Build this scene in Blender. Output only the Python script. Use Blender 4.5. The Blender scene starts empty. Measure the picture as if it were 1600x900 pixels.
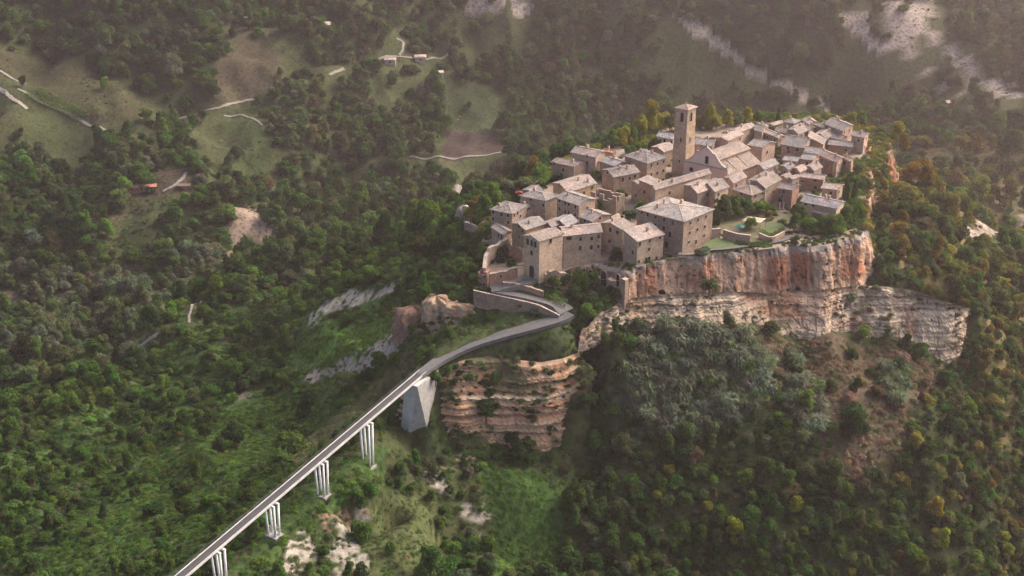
import bpy, math, random
import numpy as np
from mathutils import Vector, Matrix, noise as mnoise
random.seed(7); RNG = np.random.default_rng(11)
SC = bpy.context.scene
COL = SC.collection

# ------------------------------------------------------------------ camera
HAZE = 0.00015
CAM_H = 160.0; PITCH = math.radians(24.2); FPX = 2100.0
cam_d = bpy.data.cameras.new("camera"); cam = bpy.data.objects.new("camera", cam_d); COL.objects.link(cam)
cam_d.sensor_width = 36.0; cam_d.lens = 36.0 * FPX / 1600.0
cam_d.clip_start = 1.0; cam_d.clip_end = 6000.0
cam.location = (0, 0, CAM_H); cam.rotation_euler = (math.pi / 2 - PITCH, 0, 0)
SC.camera = cam
# ------------------------------------------------------------------ world, sun, exposure
SUN_AZ = math.radians(62.0)      # to the right of the view direction (+Y)
SUN_EL = math.radians(41.0)
w = bpy.data.worlds.new("World"); SC.world = w; w.use_nodes = True
nt = w.node_tree; bg = nt.nodes["Background"]
sky = nt.nodes.new("ShaderNodeTexSky"); sky.sky_type = 'NISHITA'; sky.sun_disc = False
sky.sun_elevation = SUN_EL; sky.sun_rotation = SUN_AZ
sky.air_density = 0.6; sky.dust_density = 7.0; sky.ozone_density = 0.4
nt.links.new(sky.outputs[0], bg.inputs[0]); bg.inputs[1].default_value = 0.15
sun_d = bpy.data.lights.new("sun", 'SUN'); sun_d.energy = 1.35; sun_d.angle = math.radians(36.0); sun_d.color = (1.0, 0.79, 0.67)
sun = bpy.data.objects.new("sun", sun_d); COL.objects.link(sun)
sdir = Vector((math.sin(SUN_AZ) * math.cos(SUN_EL), math.cos(SUN_AZ) * math.cos(SUN_EL), math.sin(SUN_EL)))
sun.rotation_euler = sdir.to_track_quat('Z', 'Y').to_euler()
SC.view_settings.view_transform = 'Standard'; SC.view_settings.look = 'None'
SC.view_settings.exposure = 1.2; SC.view_settings.gamma = 1.0; SC.view_settings.use_curve_mapping = False
SC.render.engine = 'CYCLES'
SC.cycles.use_denoising = True
SC.cycles.max_bounces = 4; SC.cycles.diffuse_bounces = 2; SC.cycles.glossy_bounces = 1
SC.cycles.transmission_bounces = 2; SC.cycles.volume_bounces = 0; SC.cycles.transparent_max_bounces = 4
SC.cycles.volume_step_rate = 5.0
SC.cycles.use_adaptive_sampling = False

# ------------------------------------------------------------------ pixel helpers (photo pixels, 1600 x 900)
SP, CP = math.sin(PITCH), math.cos(PITCH)
def ray(u, v):
    a = (u - 800.0) / FPX; b = (450.0 - v) / FPX
    return Vector((a, CP + b * SP, -SP + b * CP))
def PZ(u, v, z=0.0):
    r = ray(u, v); t = (z - CAM_H) / r.z
    return Vector((0, 0, CAM_H)) + r * t
def PY(u, v, y):
    r = ray(u, v); return Vector((0, 0, CAM_H)) + r * (y / r.y)
def proj(p):
    dz = p[2] - CAM_H; d = p[1] * CP - dz * SP; up = p[1] * SP + dz * CP
    return 800 + p[0] / d * FPX, 450 - up / d * FPX, d
def proj_np(x, y, z):
    dz = z - CAM_H; d = y * CP - dz * SP; up = y * SP + dz * CP
    return 800 + x / d * FPX, 450 - up / d * FPX, d

# ------------------------------------------------------------------ object helpers
def tag(o, label=None, cat=None, group=None, kind=None):
    if label: o["label"] = label
    if cat: o["category"] = cat
    if group: o["group"] = group
    if kind: o["kind"] = kind
    return o
def link(name, me, mat=None, parent=None):
    o = bpy.data.objects.new(name, me)
    COL.objects.link(o)
    if mat is not None and me is not None and not me.materials:
        for m in (mat if isinstance(mat, (list, tuple)) else [mat]): me.materials.append(m)
    if parent is not None: o.parent = parent
    return o
def empty(name, loc=(0, 0, 0), rz=0.0, parent=None):
    o = bpy.data.objects.new(name, None); COL.objects.link(o)
    o.location = loc; o.rotation_euler = (0, 0, rz); o.empty_display_size = 0.5
    if parent is not None: o.parent = parent
    return o
class MB:
    """collects simple solids into one mesh"""
    def __init__(s): s.v = []; s.f = []; s.m = []
    def add(s, vs, fs, m=0):
        n = len(s.v); s.v += [tuple(p) for p in vs]
        s.f += [tuple(i + n for i in f) for f in fs]; s.m += [m] * len(fs)
    def box(s, c, sz, rz=0.0, m=0, taper=1.0):
        x, y, z = sz[0] / 2, sz[1] / 2, sz[2] / 2; ca, sa = math.cos(rz), math.sin(rz); vs = []
        for k, (dx, dy, dz) in enumerate([(-x, -y, -z), (x, -y, -z), (x, y, -z), (-x, y, -z), (-x, -y, z), (x, -y, z), (x, y, z), (-x, y, z)]):
            t = taper if dz > 0 else 1.0
            vs.append((c[0] + (dx * ca - dy * sa) * t, c[1] + (dx * sa + dy * ca) * t, c[2] + dz))
        s.add(vs, [(0, 3, 2, 1), (4, 5, 6, 7), (0, 1, 5, 4), (1, 2, 6, 5), (2, 3, 7, 6), (3, 0, 4, 7)], m)
    def prism(s, pts, z0, z1, m=0):
        n = len(pts); vs = [(p[0], p[1], z0) for p in pts] + [(p[0], p[1], z1) for p in pts]
        s.add(vs, [tuple(range(n - 1, -1, -1)), tuple(range(n, 2 * n))] + [(i, (i + 1) % n, n + (i + 1) % n, n + i) for i in range(n)], m)
    def tube(s, p0, p1, r0, r1=None, n=6, m=0):
        r1 = r0 if r1 is None else r1; p0 = Vector(p0); p1 = Vector(p1); d = (p1 - p0).normalized()
        a = d.orthogonal().normalized(); b = d.cross(a); vs = []
        for p, r in ((p0, r0), (p1, r1)):
            for k in range(n):
                t = 2 * math.pi * k / n; vs.append(p + (a * math.cos(t) + b * math.sin(t)) * r)
        s.add(vs, [(i, (i + 1) % n, n + (i + 1) % n, n + i) for i in range(n)] + [tuple(range(n - 1, -1, -1)), tuple(range(n, 2 * n))], m)
    def mesh(s, name, smooth=False):
        me = bpy.data.meshes.new(name); me.from_pydata(s.v, [], s.f); me.update()
        if any(s.m): me.polygons.foreach_set("material_index", s.m)
        if smooth: me.polygons.foreach_set("use_smooth", [True] * len(me.polygons))
        return me
    def build(s, name, mat, parent=None, smooth=False):
        return link(name, s.mesh(name, smooth), mat, parent)

# ------------------------------------------------------------------ materials
def new_mat(name):
    m = bpy.data.materials.new(name); m.use_nodes = True; t = m.node_tree
    return m, t, t.nodes["Principled BSDF"]
def N(t, k, **kw):
    n = t.nodes.new(k)
    for a, b in kw.items(): setattr(n, a, b)
    return n
def noise_node(t, scale, detail=4, rough=0.6, vec=None):
    n = N(t, "ShaderNodeTexNoise"); n.inputs["Scale"].default_value = scale; n.inputs["Detail"].default_value = detail
    n.inputs["Roughness"].default_value = rough
    if vec is not None: t.links.new(vec, n.inputs["Vector"])
    return n
def ramp(t, fac, stops):
    r = N(t, "ShaderNodeValToRGB"); cr = r.color_ramp
    while len(cr.elements) < len(stops): cr.elements.new(0.5)
    for e, (p, c) in zip(cr.elements, stops): e.position = p; e.color = (c[0], c[1], c[2], 1.0)
    t.links.new(fac, r.inputs[0]); return r
def mixc(t, blend, fac, a, b):
    n = N(t, "ShaderNodeMix", data_type='RGBA', blend_type=blend)
    for i, x in ((0, fac), (6, a), (7, b)):
        if hasattr(x, "default_value") or hasattr(x, "is_linked"): t.links.new(x, n.inputs[i])
        elif i == 0: n.inputs[0].default_value = x
        else: n.inputs[i].default_value = (x[0], x[1], x[2], 1)
    return n.outputs[2]
def world_pos(t): return N(t, "ShaderNodeNewGeometry").outputs["Position"]
def add_bump(t, bsdf, h, strength, dist):
    b = N(t, "ShaderNodeBump"); b.inputs["Strength"].default_value = strength; b.inputs["Distance"].default_value = dist
    t.links.new(h, b.inputs["Height"]); t.links.new(b.outputs[0], bsdf.inputs["Normal"])
def mat_noise(name, c1, c2, scale=1.0, rough=0.9, bump=0.3, bdist=0.1, c3=None):
    m, t, b = new_mat(name); p = world_pos(t)
    n = noise_node(t, scale, 6, 0.65, p)
    st = [(0.32, c1), (0.66, c2)] if c3 is None else [(0.3, c1), (0.5, c2), (0.7, c3)]
    r = ramp(t, n.outputs[0], st)
    t.links.new(r.outputs[0], b.inputs["Base Color"]); b.inputs["Roughness"].default_value = rough
    b.inputs["Specular IOR Level"].default_value = 0.2
    if bump: add_bump(t, b, n.outputs[0], bump, bdist)
    return m
def mat_plain(name, c, rough=0.7, metal=0.0):
    m, t, b = new_mat(name); b.inputs["Base Color"].default_value = (*c, 1); b.inputs["Roughness"].default_value = rough
    b.inputs["Metallic"].default_value = metal; b.inputs["Specular IOR Level"].default_value = 0.3
    return m
def mat_vcol(name, det_scale=0.6, det=(0.72, 1.25), bump=0.5, bdist=0.4, big=0.0):
    """base colour from the mesh's Col attribute, broken up by fine noise"""
    m, t, b = new_mat(name); p = world_pos(t)
    at = N(t, "ShaderNodeAttribute"); at.attribute_name = "Col"
    n = noise_node(t, det_scale, 8, 0.7, p)
    r = ramp(t, n.outputs[0], [(0.25, (det[0],) * 3), (0.75, (det[1],) * 3)])
    c = mixc(t, 'MULTIPLY', 1.0, at.outputs["Color"], r.outputs[0])
    if big:
        vo = N(t, "ShaderNodeTexVoronoi"); vo.inputs["Scale"].default_value = big; t.links.new(p, vo.inputs["Vector"]); n5 = noise_node(t, big * .6, 5, .7, p); md = N(t, "ShaderNodeMath", operation='MULTIPLY'); t.links.new(vo.outputs["Distance"], md.inputs[0]); t.links.new(n5.outputs[0], md.inputs[1])
        r5 = ramp(t, md.outputs[0], [(0.08, (0.55, 0.60, 0.50)), (0.24, (1.05, 1.05, 1.05)), (0.5, (1.25, 1.2, 1.15))]); c = mixc(t, 'MULTIPLY', 1.0, c, r5.outputs[0])
    t.links.new(c, b.inputs["Base Color"]); b.inputs["Roughness"].default_value = 0.95
    b.inputs["Specular IOR Level"].default_value = 0.1
    add_bump(t, b, n.outputs[0], bump, bdist)
    return m
def mat_tint(name, kind):
    """stone walls / tiled roofs; the tint is a custom property of the object"""
    m, t, b = new_mat(name); p = world_pos(t)
    at = N(t, "ShaderNodeAttribute", attribute_type='OBJECT'); at.attribute_name = "tint"
    b.inputs["Roughness"].default_value = 0.92; b.inputs["Specular IOR Level"].default_value = 0.15
    if kind == 'wall':
        n1 = noise_node(t, 0.35, 5, 0.6, p); n2 = noise_node(t, 2.6, 6, 0.7, p)
        vo = N(t, "ShaderNodeTexVoronoi"); vo.inputs["Scale"].default_value = 2.2; t.links.new(p, vo.inputs["Vector"])
        r1 = ramp(t, n1.outputs[0], [(0.28, (0.74, 0.70, 0.68)), (0.5, (1.0, 0.97, 0.93)), (0.72, (1.20, 1.10, 0.98))])
        r2 = ramp(t, n2.outputs[0], [(0.28, (0.66, 0.66, 0.68)), (0.7, (1.22, 1.2, 1.15))])
        c = mixc(t, 'MULTIPLY', 1.0, at.outputs["Color"], r1.outputs[0])
        c = mixc(t, 'MULTIPLY', 1.0, c, r2.outputs[0])
        bw = N(t, "ShaderNodeSeparateColor"); t.links.new(vo.outputs["Color"], bw.inputs[0])
        r3 = ramp(t, bw.outputs[0], [(0.0, (0.80, 0.79, 0.78)), (1.0, (1.18, 1.17, 1.15))])
        c = mixc(t, 'MULTIPLY', 1.0, c, r3.outputs[0])
        t.links.new(c, b.inputs["Base Color"]); add_bump(t, b, n2.outputs[0], 0.6, 0.08)
    else:
        uv = N(t, "ShaderNodeUVMap"); uv.uv_map = "uv"
        n1 = noise_node(t, 0.45, 5, 0.65, p)
        mp = N(t, "ShaderNodeMapping"); t.links.new(uv.outputs[0], mp.inputs[0]); mp.inputs["Scale"].default_value = (3.2, 1.5, 1)
        vo = N(t, "ShaderNodeTexVoronoi"); vo.inputs["Scale"].default_value = 1.0; t.links.new(mp.outputs[0], vo.inputs["Vector"])
        bw = N(t, "ShaderNodeSeparateColor"); t.links.new(vo.outputs["Color"], bw.inputs[0])
        r1 = ramp(t, n1.outputs[0], [(0.30, (0.80, 0.80, 0.82)), (0.5, (1.0, 0.97, 0.94)), (0.70, (1.16, 1.05, 0.98))])
        r2 = ramp(t, bw.outputs[0], [(0.0, (0.50, 0.50, 0.51)), (0.25, (0.88, 0.86, 0.85)), (0.75, (1.12, 1.08, 1.04)), (1.0, (1.45, 1.36, 1.28))])
        c = mixc(t, 'MULTIPLY', 1.0, at.outputs["Color"], r1.outputs[0]); c = mixc(t, 'MULTIPLY', 1.0, c, r2.outputs[0])
        v2 = N(t, "ShaderNodeTexVoronoi"); v2.inputs["Scale"].default_value = 0.28; v2.inputs["Randomness"].default_value = 1.0; n3 = noise_node(t, 1.2, 4, .6, p); pd = N(t, "ShaderNodeVectorMath", operation='MULTIPLY_ADD'); t.links.new(n3.outputs[1], pd.inputs[0]); pd.inputs[1].default_value = (2.2, 2.2, 2.2); t.links.new(p, pd.inputs[2]); t.links.new(pd.outputs[0], v2.inputs["Vector"])
        b2 = N(t, "ShaderNodeSeparateColor"); t.links.new(v2.outputs["Color"], b2.inputs[0]); r4 = ramp(t, b2.outputs[0], [(0.0, (0.80, 0.80, 0.80)), (0.4, (0.98, 0.97, 0.96)), (0.7, (1.04, 1.0, 0.96)), (1.0, (1.22, 1.10, 1.02))]); c = mixc(t, 'MULTIPLY', 1.0, c, r4.outputs[0])
        wv = N(t, "ShaderNodeTexWave"); wv.wave_type = 'BANDS'; wv.bands_direction = 'X'; wv.inputs["Scale"].default_value = 0.95
        wv.inputs["Distortion"].default_value = 0.6; t.links.new(uv.outputs[0], wv.inputs["Vector"])
        t.links.new(c, b.inputs["Base Color"]); add_bump(t, b, wv.outputs["Fac"], 0.8, 0.10)
    return m
M = {}
M['wall'] = mat_tint('masonry', 'wall'); M['roof'] = mat_tint('roof_tiles', 'roof')
M['terrain'] = mat_vcol('terrain_ground', 0.5, (0.5, 1.45), 0.8, 0.8, 0.45)
M['rock'] = mat_vcol('tufa_rock', 1.3, (0.66, 1.3), 0.7, 0.35)
M['pane'] = mat_plain('dark_pane', (0.018, 0.017, 0.018), 0.25)  # near-black; in open arches it paints the shade inside
M['frame'] = mat_noise('stone_surround', (0.30, 0.25, 0.21), (0.40, 0.34, 0.29), 3.0, 0.9, 0.2, 0.02)
M['asphalt'] = mat_noise('grey_paving', (0.095, 0.097, 0.095), (0.15, 0.15, 0.145), 0.8, 0.9, 0.3, 0.05)
M['deck'] = mat_noise('bridge_paving', (0.05, 0.05, 0.052), (0.08, 0.08, 0.081), 1.2, 0.85, 0.2, 0.03)
M['white_paint'] = mat_noise('white_paint', (0.62, 0.63, 0.62), (0.80, 0.80, 0.79), 0.7, 0.6, 0.1, 0.02)
M['pale_concrete'] = mat_noise('pale_concrete', (0.40, 0.40, 0.385), (0.58, 0.575, 0.55), 0.6, 0.8, 0.15, 0.03)
M['weathered_concrete'] = mat_noise('weathered_concrete', (0.28, 0.27, 0.25), (0.44, 0.43, 0.405), 0.8, 0.85, 0.2, 0.04)
M['concrete'] = mat_noise('concrete', (0.16, 0.15, 0.14), (0.36, 0.35, 0.33), 0.9, 0.9, 0.3, 0.06)
M['pale_track'] = mat_noise('pale_track', (0.16, 0.145, 0.12), (0.29, 0.27, 0.235), 0.6, 0.95, 0.2, 0.1)
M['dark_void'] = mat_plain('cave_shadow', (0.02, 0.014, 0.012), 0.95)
M['wood'] = mat_noise('weathered_wood', (0.10, 0.07, 0.05), (0.17, 0.12, 0.09), 3.0)
M['rail'] = mat_plain('railing_steel', (0.16, 0.165, 0.17), 0.5, 0.3)
M['metal'] = mat_plain('grey_metal', (0.35, 0.36, 0.37), 0.5, 0.3)
# ================================================================== TERRAIN
_T = np.random.default_rng(5).random((257, 257)); _T[256] = _T[0]; _T[:, 256] = _T[:, 0]
def vnoise(x, y):
    xi = np.floor(x).astype(int); yi = np.floor(y).astype(int); fx = x - xi; fy = y - yi
    fx = fx * fx * (3 - 2 * fx); fy = fy * fy * (3 - 2 * fy); xi &= 255; yi &= 255
    a = _T[xi, yi]; b = _T[xi + 1, yi]; c = _T[xi, yi + 1]; d = _T[xi + 1, yi + 1]
    return (a * (1 - fx) + b * fx) * (1 - fy) + (c * (1 - fx) + d * fx) * fy
def fbm(x, y, s=1.0, o=4, seed=0, gain=0.5):
    x = np.asarray(x, float) / s + seed * 17.3; y = np.asarray(y, float) / s + seed * 9.1; r = 0; a = 1; t = 0
    for k in range(o):
        r = r + a * vnoise(x * 2 ** k + 31 * k, y * 2 ** k + 57 * k); t += a; a *= gain
    return r / t          # 0..1

# ---- bridge line, from the photo's pier spacing: it climbs 10 % towards the village
BR_DIR = Vector((0.519, 0.855, 0.0925)).normalized()
BR_END = PZ(656, 584, -22.0)                 # where the deck meets the rock
BR_L = 20.1
def bridge_pt(t): return BR_END - BR_DIR * t      # t metres down from the rock
PIERS_T = [BR_L * (1.30 + k) for k in range(6)]
BR_PERP = Vector((0.855, -0.519, 0)).normalized() # to the right, towards the camera

# ---- ramp from bridge to gate (centre line, photo pixels and height)
RAMP_LOW = [(654, 585, -22), (690, 560, -20.8), (735, 538, -18.8), (785, 522, -16.8), (835, 508, -14.8), (868, 497, -13.4), (886, 487, -12.6)]
RAMP_UP = [(886, 487, -12.6), (868, 474, -11.2), (832, 464, -9.6), (795, 457, -8.2), (768, 452, -7.2)]
RAMP_GATE = [(768, 452, -7.2), (790, 446, -6.8), (815, 440, -6.3), (831, 434, -6.0)]
def pl(pts): return [PZ(*p) for p in pts]

# ---- plateau ring: top edge (pixels, z) and for the visible front the foot of the red tufa (pixel, set-forward in metres)
FRONT = [((868, 428, -5.2), (866, 448), 1.5), ((903, 416, -4.4), (902, 456), 2.0), ((935, 411, -4.0), (934, 462), 2.0), ((957, 419, -3.6), (956, 469), 2.5), ((978, 424, -3), (978, 468), 3.0), ((1003, 415, -2), (1003, 463), 3.5), ((1040, 405, -0.8), (1040, 460), 4),
         ((1100, 399, -0.3), (1100, 456), 4), ((1160, 393, -0.2), (1160, 456), 4), ((1205, 388, 0), (1205, 459), 4), ((1235, 381, 0), (1235, 457), 4.5),
         ((1262, 386, -0.5), (1262, 455), 3), ((1292, 384, 0), (1292, 451), 4), ((1322, 374, 0.5), (1322, 447), 4), ((1345, 366, 1), (1345, 441), 4)]
SIDE = [(1353, 356, 1), (1350, 338, 0), (1342, 318, 0), (1344, 290, 0), (1352, 268, 1), (1382, 246, 2), (1392, 224, 2), (1384, 208, 2), (1350, 192, 0), (1300, 180, 0), (1240, 178, 0), (1180, 180, 0), (1100, 190, 0),
        (1030, 200, 0), (955, 222, 0), (885, 244, 0), (852, 268, 0), (800, 300, 0), (765, 325, -1), (752, 352, -2), (755, 380, -3), (752, 410, -5), (748, 432, -6.5), (790, 440, -6.2), (830, 436, -6), (850, 434, -5.8)]
ring_top, ring_bot = [], []
for (t, b, k) in FRONT:
    p = PZ(*t); ring_top.append(p); ring_bot.append(PY(b[0], b[1], p.y - k))
nF = len(FRONT)
for s_ in SIDE: ring_top.append(PZ(*s_)); ring_bot.append(None)
cen = sum(ring_top, Vector()) / len(ring_top)
n = len(ring_top)
for i in range(n):
    if ring_bot[i] is None:
        d = (ring_top[(i + 1) % n] - ring_top[i - 1]); nrm = Vector((d.y, -d.x, 0)).normalized()
        left_side = i >= nF + 13
        gate = i >= nF + 21
        drop, off = (3.0, 0.8) if gate else ((9, 3.5) if left_side else (15, 5.0))
        ring_bot[i] = ring_top[i] + nrm * off + Vector((0, 0, -drop))
RING_XY = np.array([(p.x, p.y) for p in ring_top])
def in_poly(x, y, poly):
    x = np.asarray(x); y = np.asarray(y); r = np.zeros(x.shape, bool); m = len(poly); j = m - 1
    for i in range(m):
        xi, yi = poly[i]; xj, yj = poly[j]
        if yi != yj:
            c = ((yi > y) != (yj > y)) & (x < (xj - xi) * (y - yi) / (yj - yi) + xi); r ^= c
        j = i
    return r
def dist_line(x, y, pts):
    d = np.full(np.shape(x), 1e9)
    for a, b in zip(pts[:-1], pts[1:]):
        ax, ay, bx, by = a[0], a[1], b[0], b[1]; L2 = (bx - ax) ** 2 + (by - ay) ** 2 + 1e-9
        t = np.clip(((x - ax) * (bx - ax) + (y - ay) * (by - ay)) / L2, 0, 1)
        d = np.minimum(d, np.hypot(x - ax - t * (bx - ax), y - ay - t * (by - ay)))
    return d

# ---- pale layered cliff below the red one: (top pixel, foot pixel, Y of top, set-forward)
def tier1_y(u):
    us = [f[1][0] for f in FRONT]; ys = [ring_bot[i].y for i in range(nF)]
    return float(np.interp(u, us, ys))
T2 = [((912, 520), (905, 549), 361, 3), ((940, 492), (945, 533), 365.5, 4), ((975, 467), (985, 527), tier1_y(975) - .5, 6), ((1040, 460), (1040, 520), tier1_y(1040) - .5, 7), ((1100, 456), (1100, 517), tier1_y(1100) - .5, 7.5),
      ((1160, 456), (1165, 521), tier1_y(1160) - .5, 8), ((1205, 459), (1205, 526), tier1_y(1205) - .5, 8), ((1240, 457), (1245, 534), tier1_y(1240) - .5, 8), ((1292, 452), (1292, 530), tier1_y(1292) - .5, 8),
      ((1345, 446), (1345, 528), tier1_y(1345) - .5, 8), ((1385, 448), (1385, 532), tier1_y(1345) - 1, 8), ((1430, 454), (1425, 546), tier1_y(1345) - 2, 7), ((1475, 470), (1462, 566), tier1_y(1345) - 4, 6),
      ((1508, 480), (1495, 572), tier1_y(1345) - 3, 4), ((1522, 484), (1506, 560), tier1_y(1345) + 2, 3), ((1528, 485), (1516, 530), tier1_y(1345) + 10, 3), ((1532, 480), (1526, 515), tier1_y(1345) + 20, 2)]
t2_top = [PY(a[0], a[1], y) for a, b, y, k in T2]; t2_bot = [PY(b[0], b[1], y - k) for a, b, y, k in T2]
# ---- orange layered crag under the ramp
T3 = [((628, 612), (622, 655), 356, 2), ((655, 596), (650, 672), 349, 3), ((690, 575), (690, 668), 351, 5), ((725, 562), (725, 670), 352, 6), ((762, 556), (770, 684), 353, 7), ((805, 562), (815, 696), 353, 8),
      ((845, 566), (860, 708), 353, 9), ((880, 560), (905, 722), 354, 9), ((905, 550), (925, 700), 357, 7), ((912, 545), (930, 640), 362, 6)]
t3_top = [PY(a[0], a[1], y) for a, b, y, k in T3]; t3_bot = [PY(b[0], b[1], y - k) for a, b, y, k in T3]

# ---- control points of the ground
CPX = []
def cp(p): CPX.append((p[0], p[1], p[2]))
def cpz(u, v, z): cp(PZ(u, v, z))
for t in np.arange(-4, 190, 9.0):                       # crest under the bridge and its two flanks
    b = bridge_pt(t); gz = b.z - float(np.interp(t, (8, 18, 28), (15.5, 12.5, 11.0)))
    if t > 6: cp((b.x, b.y, gz))
    for k in (22, 48, 80, 120): 
        if t > 35 or k > 40: cp((b.x - BR_PERP.x * k, b.y - BR_PERP.y * k, gz - 0.40 * k + 0.0006 * k * k))
    for k in (9, 20, 42, 80):
        if t > 26: cp((b.x + BR_PERP.x * k, b.y + BR_PERP.y * k, gz - 0.30 * k))
for q, lst in ((0.45, RAMP_LOW), (0.5, RAMP_UP), (0.4, RAMP_GATE)):
    pts = pl(lst)
    for a, b in zip(pts[:-1], pts[1:]):
        for k in (0, 0.5): c = a.lerp(b, k); cp((c.x, c.y, c.z - q))
for (u, v, z) in [(790, 492, -14.5), (830, 488, -13.5), (760, 505, -16.5), (730, 478, -13), (690, 480, -13.5), (755, 475, -13), (700, 515, -18.5), (670, 545, -22), (638, 674, -39.5), (658, 676, -39.5), (618, 664, -38.5), (600, 650, -37)]: cpz(u, v, z)
for i in range(len(t3_top)):
    a, b = t3_top[i], t3_bot[i]
    cp((a.x, a.y + 2.0, a.z - 0.6)); cp((b.x, b.y - 0.6, b.z - 0.8)); cp((b.x, b.y - 7, b.z - 4.0)); m_ = a.lerp(b, 0.5); cp((m_.x, m_.y + 4.0, m_.z - 2.0))
for i in range(len(t2_top)):
    a, b = t2_top[i], t2_bot[i]
    if i < len(t2_top) - 3:
        cp((b.x, b.y - 0.5, b.z + 1.0)); cp((b.x, b.y - 8, b.z - 4.2)); m_ = a.lerp(b, 0.5); cp((m_.x, m_.y + 5.0, m_.z - 4.0)); cp((b.x, b.y + 9.0, b.z + 2))
    if i > 8: cp((a.x, a.y + 3, a.z + 0.1))
for i in range(n):
    t, b = ring_top[i], ring_bot[i]
    if i < nF:
        if i in (0, 1, 2, 3): cp((b.x, b.y - 2, b.z + 0.5))
        cp((b.x, b.y + 9, b.z - 7))
    elif i >= nF + 22: cp((t.x, t.y, t.z - 0.8))
    else:
        d = Vector((b.x - t.x, b.y - t.y, 0)).normalized(); cp((b.x + d.x, b.y + d.y, b.z + 3)); cp((t.x - d.x * 8, t.y - d.y * 8, b.z - 3))
        if nF + 13 <= i < nF + 21:
            for k, zz in ((28, 17), (62, 38), (110, 63), (165, 82), (225, 93)): cp((b.x - 0.90 * k, b.y + 0.44 * k, b.z - zz))
# slope below the cliff, down to the bottom of the picture
for (u, v, z) in [(960, 620, -34), (960, 720, -48), (960, 820, -60), (960, 900, -70), (1080, 620, -35), (1080, 720, -48), (1080, 820, -61), (1080, 900, -71), (1200, 620, -35), (1200, 720, -47), (1200, 820, -60), (1200, 900, -70),
                  (1330, 620, -36), (1330, 720, -48), (1330, 820, -61), (1330, 900, -71), (1450, 640, -41), (1450, 740, -53), (1450, 900, -74), (1560, 620, -46), (1560, 740, -60), (1560, 900, -80), (1640, 640, -55), (1640, 900, -88),
                  (700, 740, -47), (700, 820, -56), (700, 900, -66), (800, 740, -49), (800, 820, -59), (800, 900, -69), (880, 780, -56), (880, 900, -70), (600, 760, -44.5), (560, 860, -52), (620, 860, -57)]: cpz(u, v, z)
for x, y, z in [(-250, 180, -95), (-120, 180, -75), (0, 230, -120), (100, 230, -125), (200, 230, -135), (0, 120, -170), (200, 100, -180), (-260, 80, -120), (330, 300, -130), (330, 400, -115), (400, 200, -160)]: cp((x, y, z))
# right hand shoulder and its crest
for (u, v, z) in [(1420, 250, -10), (1450, 300, -17), (1480, 350, -25), (1520, 400, -33), (1570, 450, -41), (1620, 500, -50), (1390, 300, -6), (1400, 350, -10), (1440, 400, -15), (1480, 440, -21), (1530, 460, -31), (1385, 390, -8), (1385, 425, -10.5),
                  (1560, 540, -37), (1600, 560, -46), (1550, 500, -31.5)]: cpz(u, v, z)
for (u, v, z) in [(1470, 300, -84), (1530, 330, -80), (1560, 365, -92), (1600, 340, -82), (1600, 280, -92), (1500, 250, -94), (1440, 225, -96), (1600, 400, -100), (1600, 230, -90), (1500, 215, -95), (1400, 200, -96), (1680, 300, -85), (1680, 400, -110),
                  (1300, 165, -102), (1200, 150, -95), (1100, 170, -100), (1000, 190, -107), (900, 205, -106), (820, 225, -104), (1000, 100, -74), (1000, 0, -40), (1130, 80, -68), (1200, 0, -36), (1300, 80, -66), (1300, 0, -38), (1400, 100, -72), (1400, 0, -38), (1450, 150, -88),
                  (1500, 60, -62), (1600, 0, -44), (1600, 90, -70), (1600, 160, -86), (900, 100, -74), (900, 0, -42), (820, 60, -62), (760, 0, -40), (740, 90, -74), (740, 160, -92), (720, 240, -101), (780, 235, -102), (650, 240, -105), (640, 180, -94), (620, 100, -68), (600, 0, -38),
                  (560, 268, -110), (500, 200, -92), (480, 120, -68), (480, 50, -48), (480, 0, -36), (400, 35, -46), (380, 100, -62), (330, 175, -78), (400, 200, -84), (420, 260, -96), (450, 330, -110), (420, 300, -103), (300, 0, -32), (250, 60, -48), (260, 130, -66), (230, 190, -80), (150, 120, -66), (60, 70, -52), (0, 0, -34),
                  (0, 100, -58), (0, 150, -68), (60, 170, -74), (150, 210, -84), (20, 230, -84), (100, 270, -90), (200, 250, -86), (280, 280, -84), (250, 300, -86), (200, 310, -92), (330, 300, -88), (370, 322, -88), (395, 400, -109), (340, 400, -104), (250, 370, -98), (150, 380, -100), (50, 330, -96), (0, 380, -104), (100, 440, -112), (220, 440, -110),
                  (300, 480, -113), (360, 420, -112), (150, 500, -113), (200, 560, -111), (100, 560, -109), (0, 480, -112), (-80, 500, -112), (-80, 300, -96), (-100, 100, -60)]: cpz(u, v, z)
for x, y, z in [(60, 580, -62), (60, 650, -100), (150, 600, -78), (150, 680, -98), (0, 570, -74), (-60, 640, -104), (220, 560, -70), (260, 640, -90), (300, 560, -95), (30, 730, -108), (130, 740, -106), (-600, 700, -70), (-600, 1000, -10), (-300, 1100, 30), (0, 1150, 40), (300, 1150, 40), (650, 1000, 0), (650, 700, -60), (-600, 400, -95), (650, 400, -110), (-400, 200, -90), (-700, 1400, 70), (0, 1400, 90), (700, 1400, 70), (-700, 60, -100), (700, 60, -170)]: cp((x, y, z))
CPA = np.array(CPX)
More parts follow.
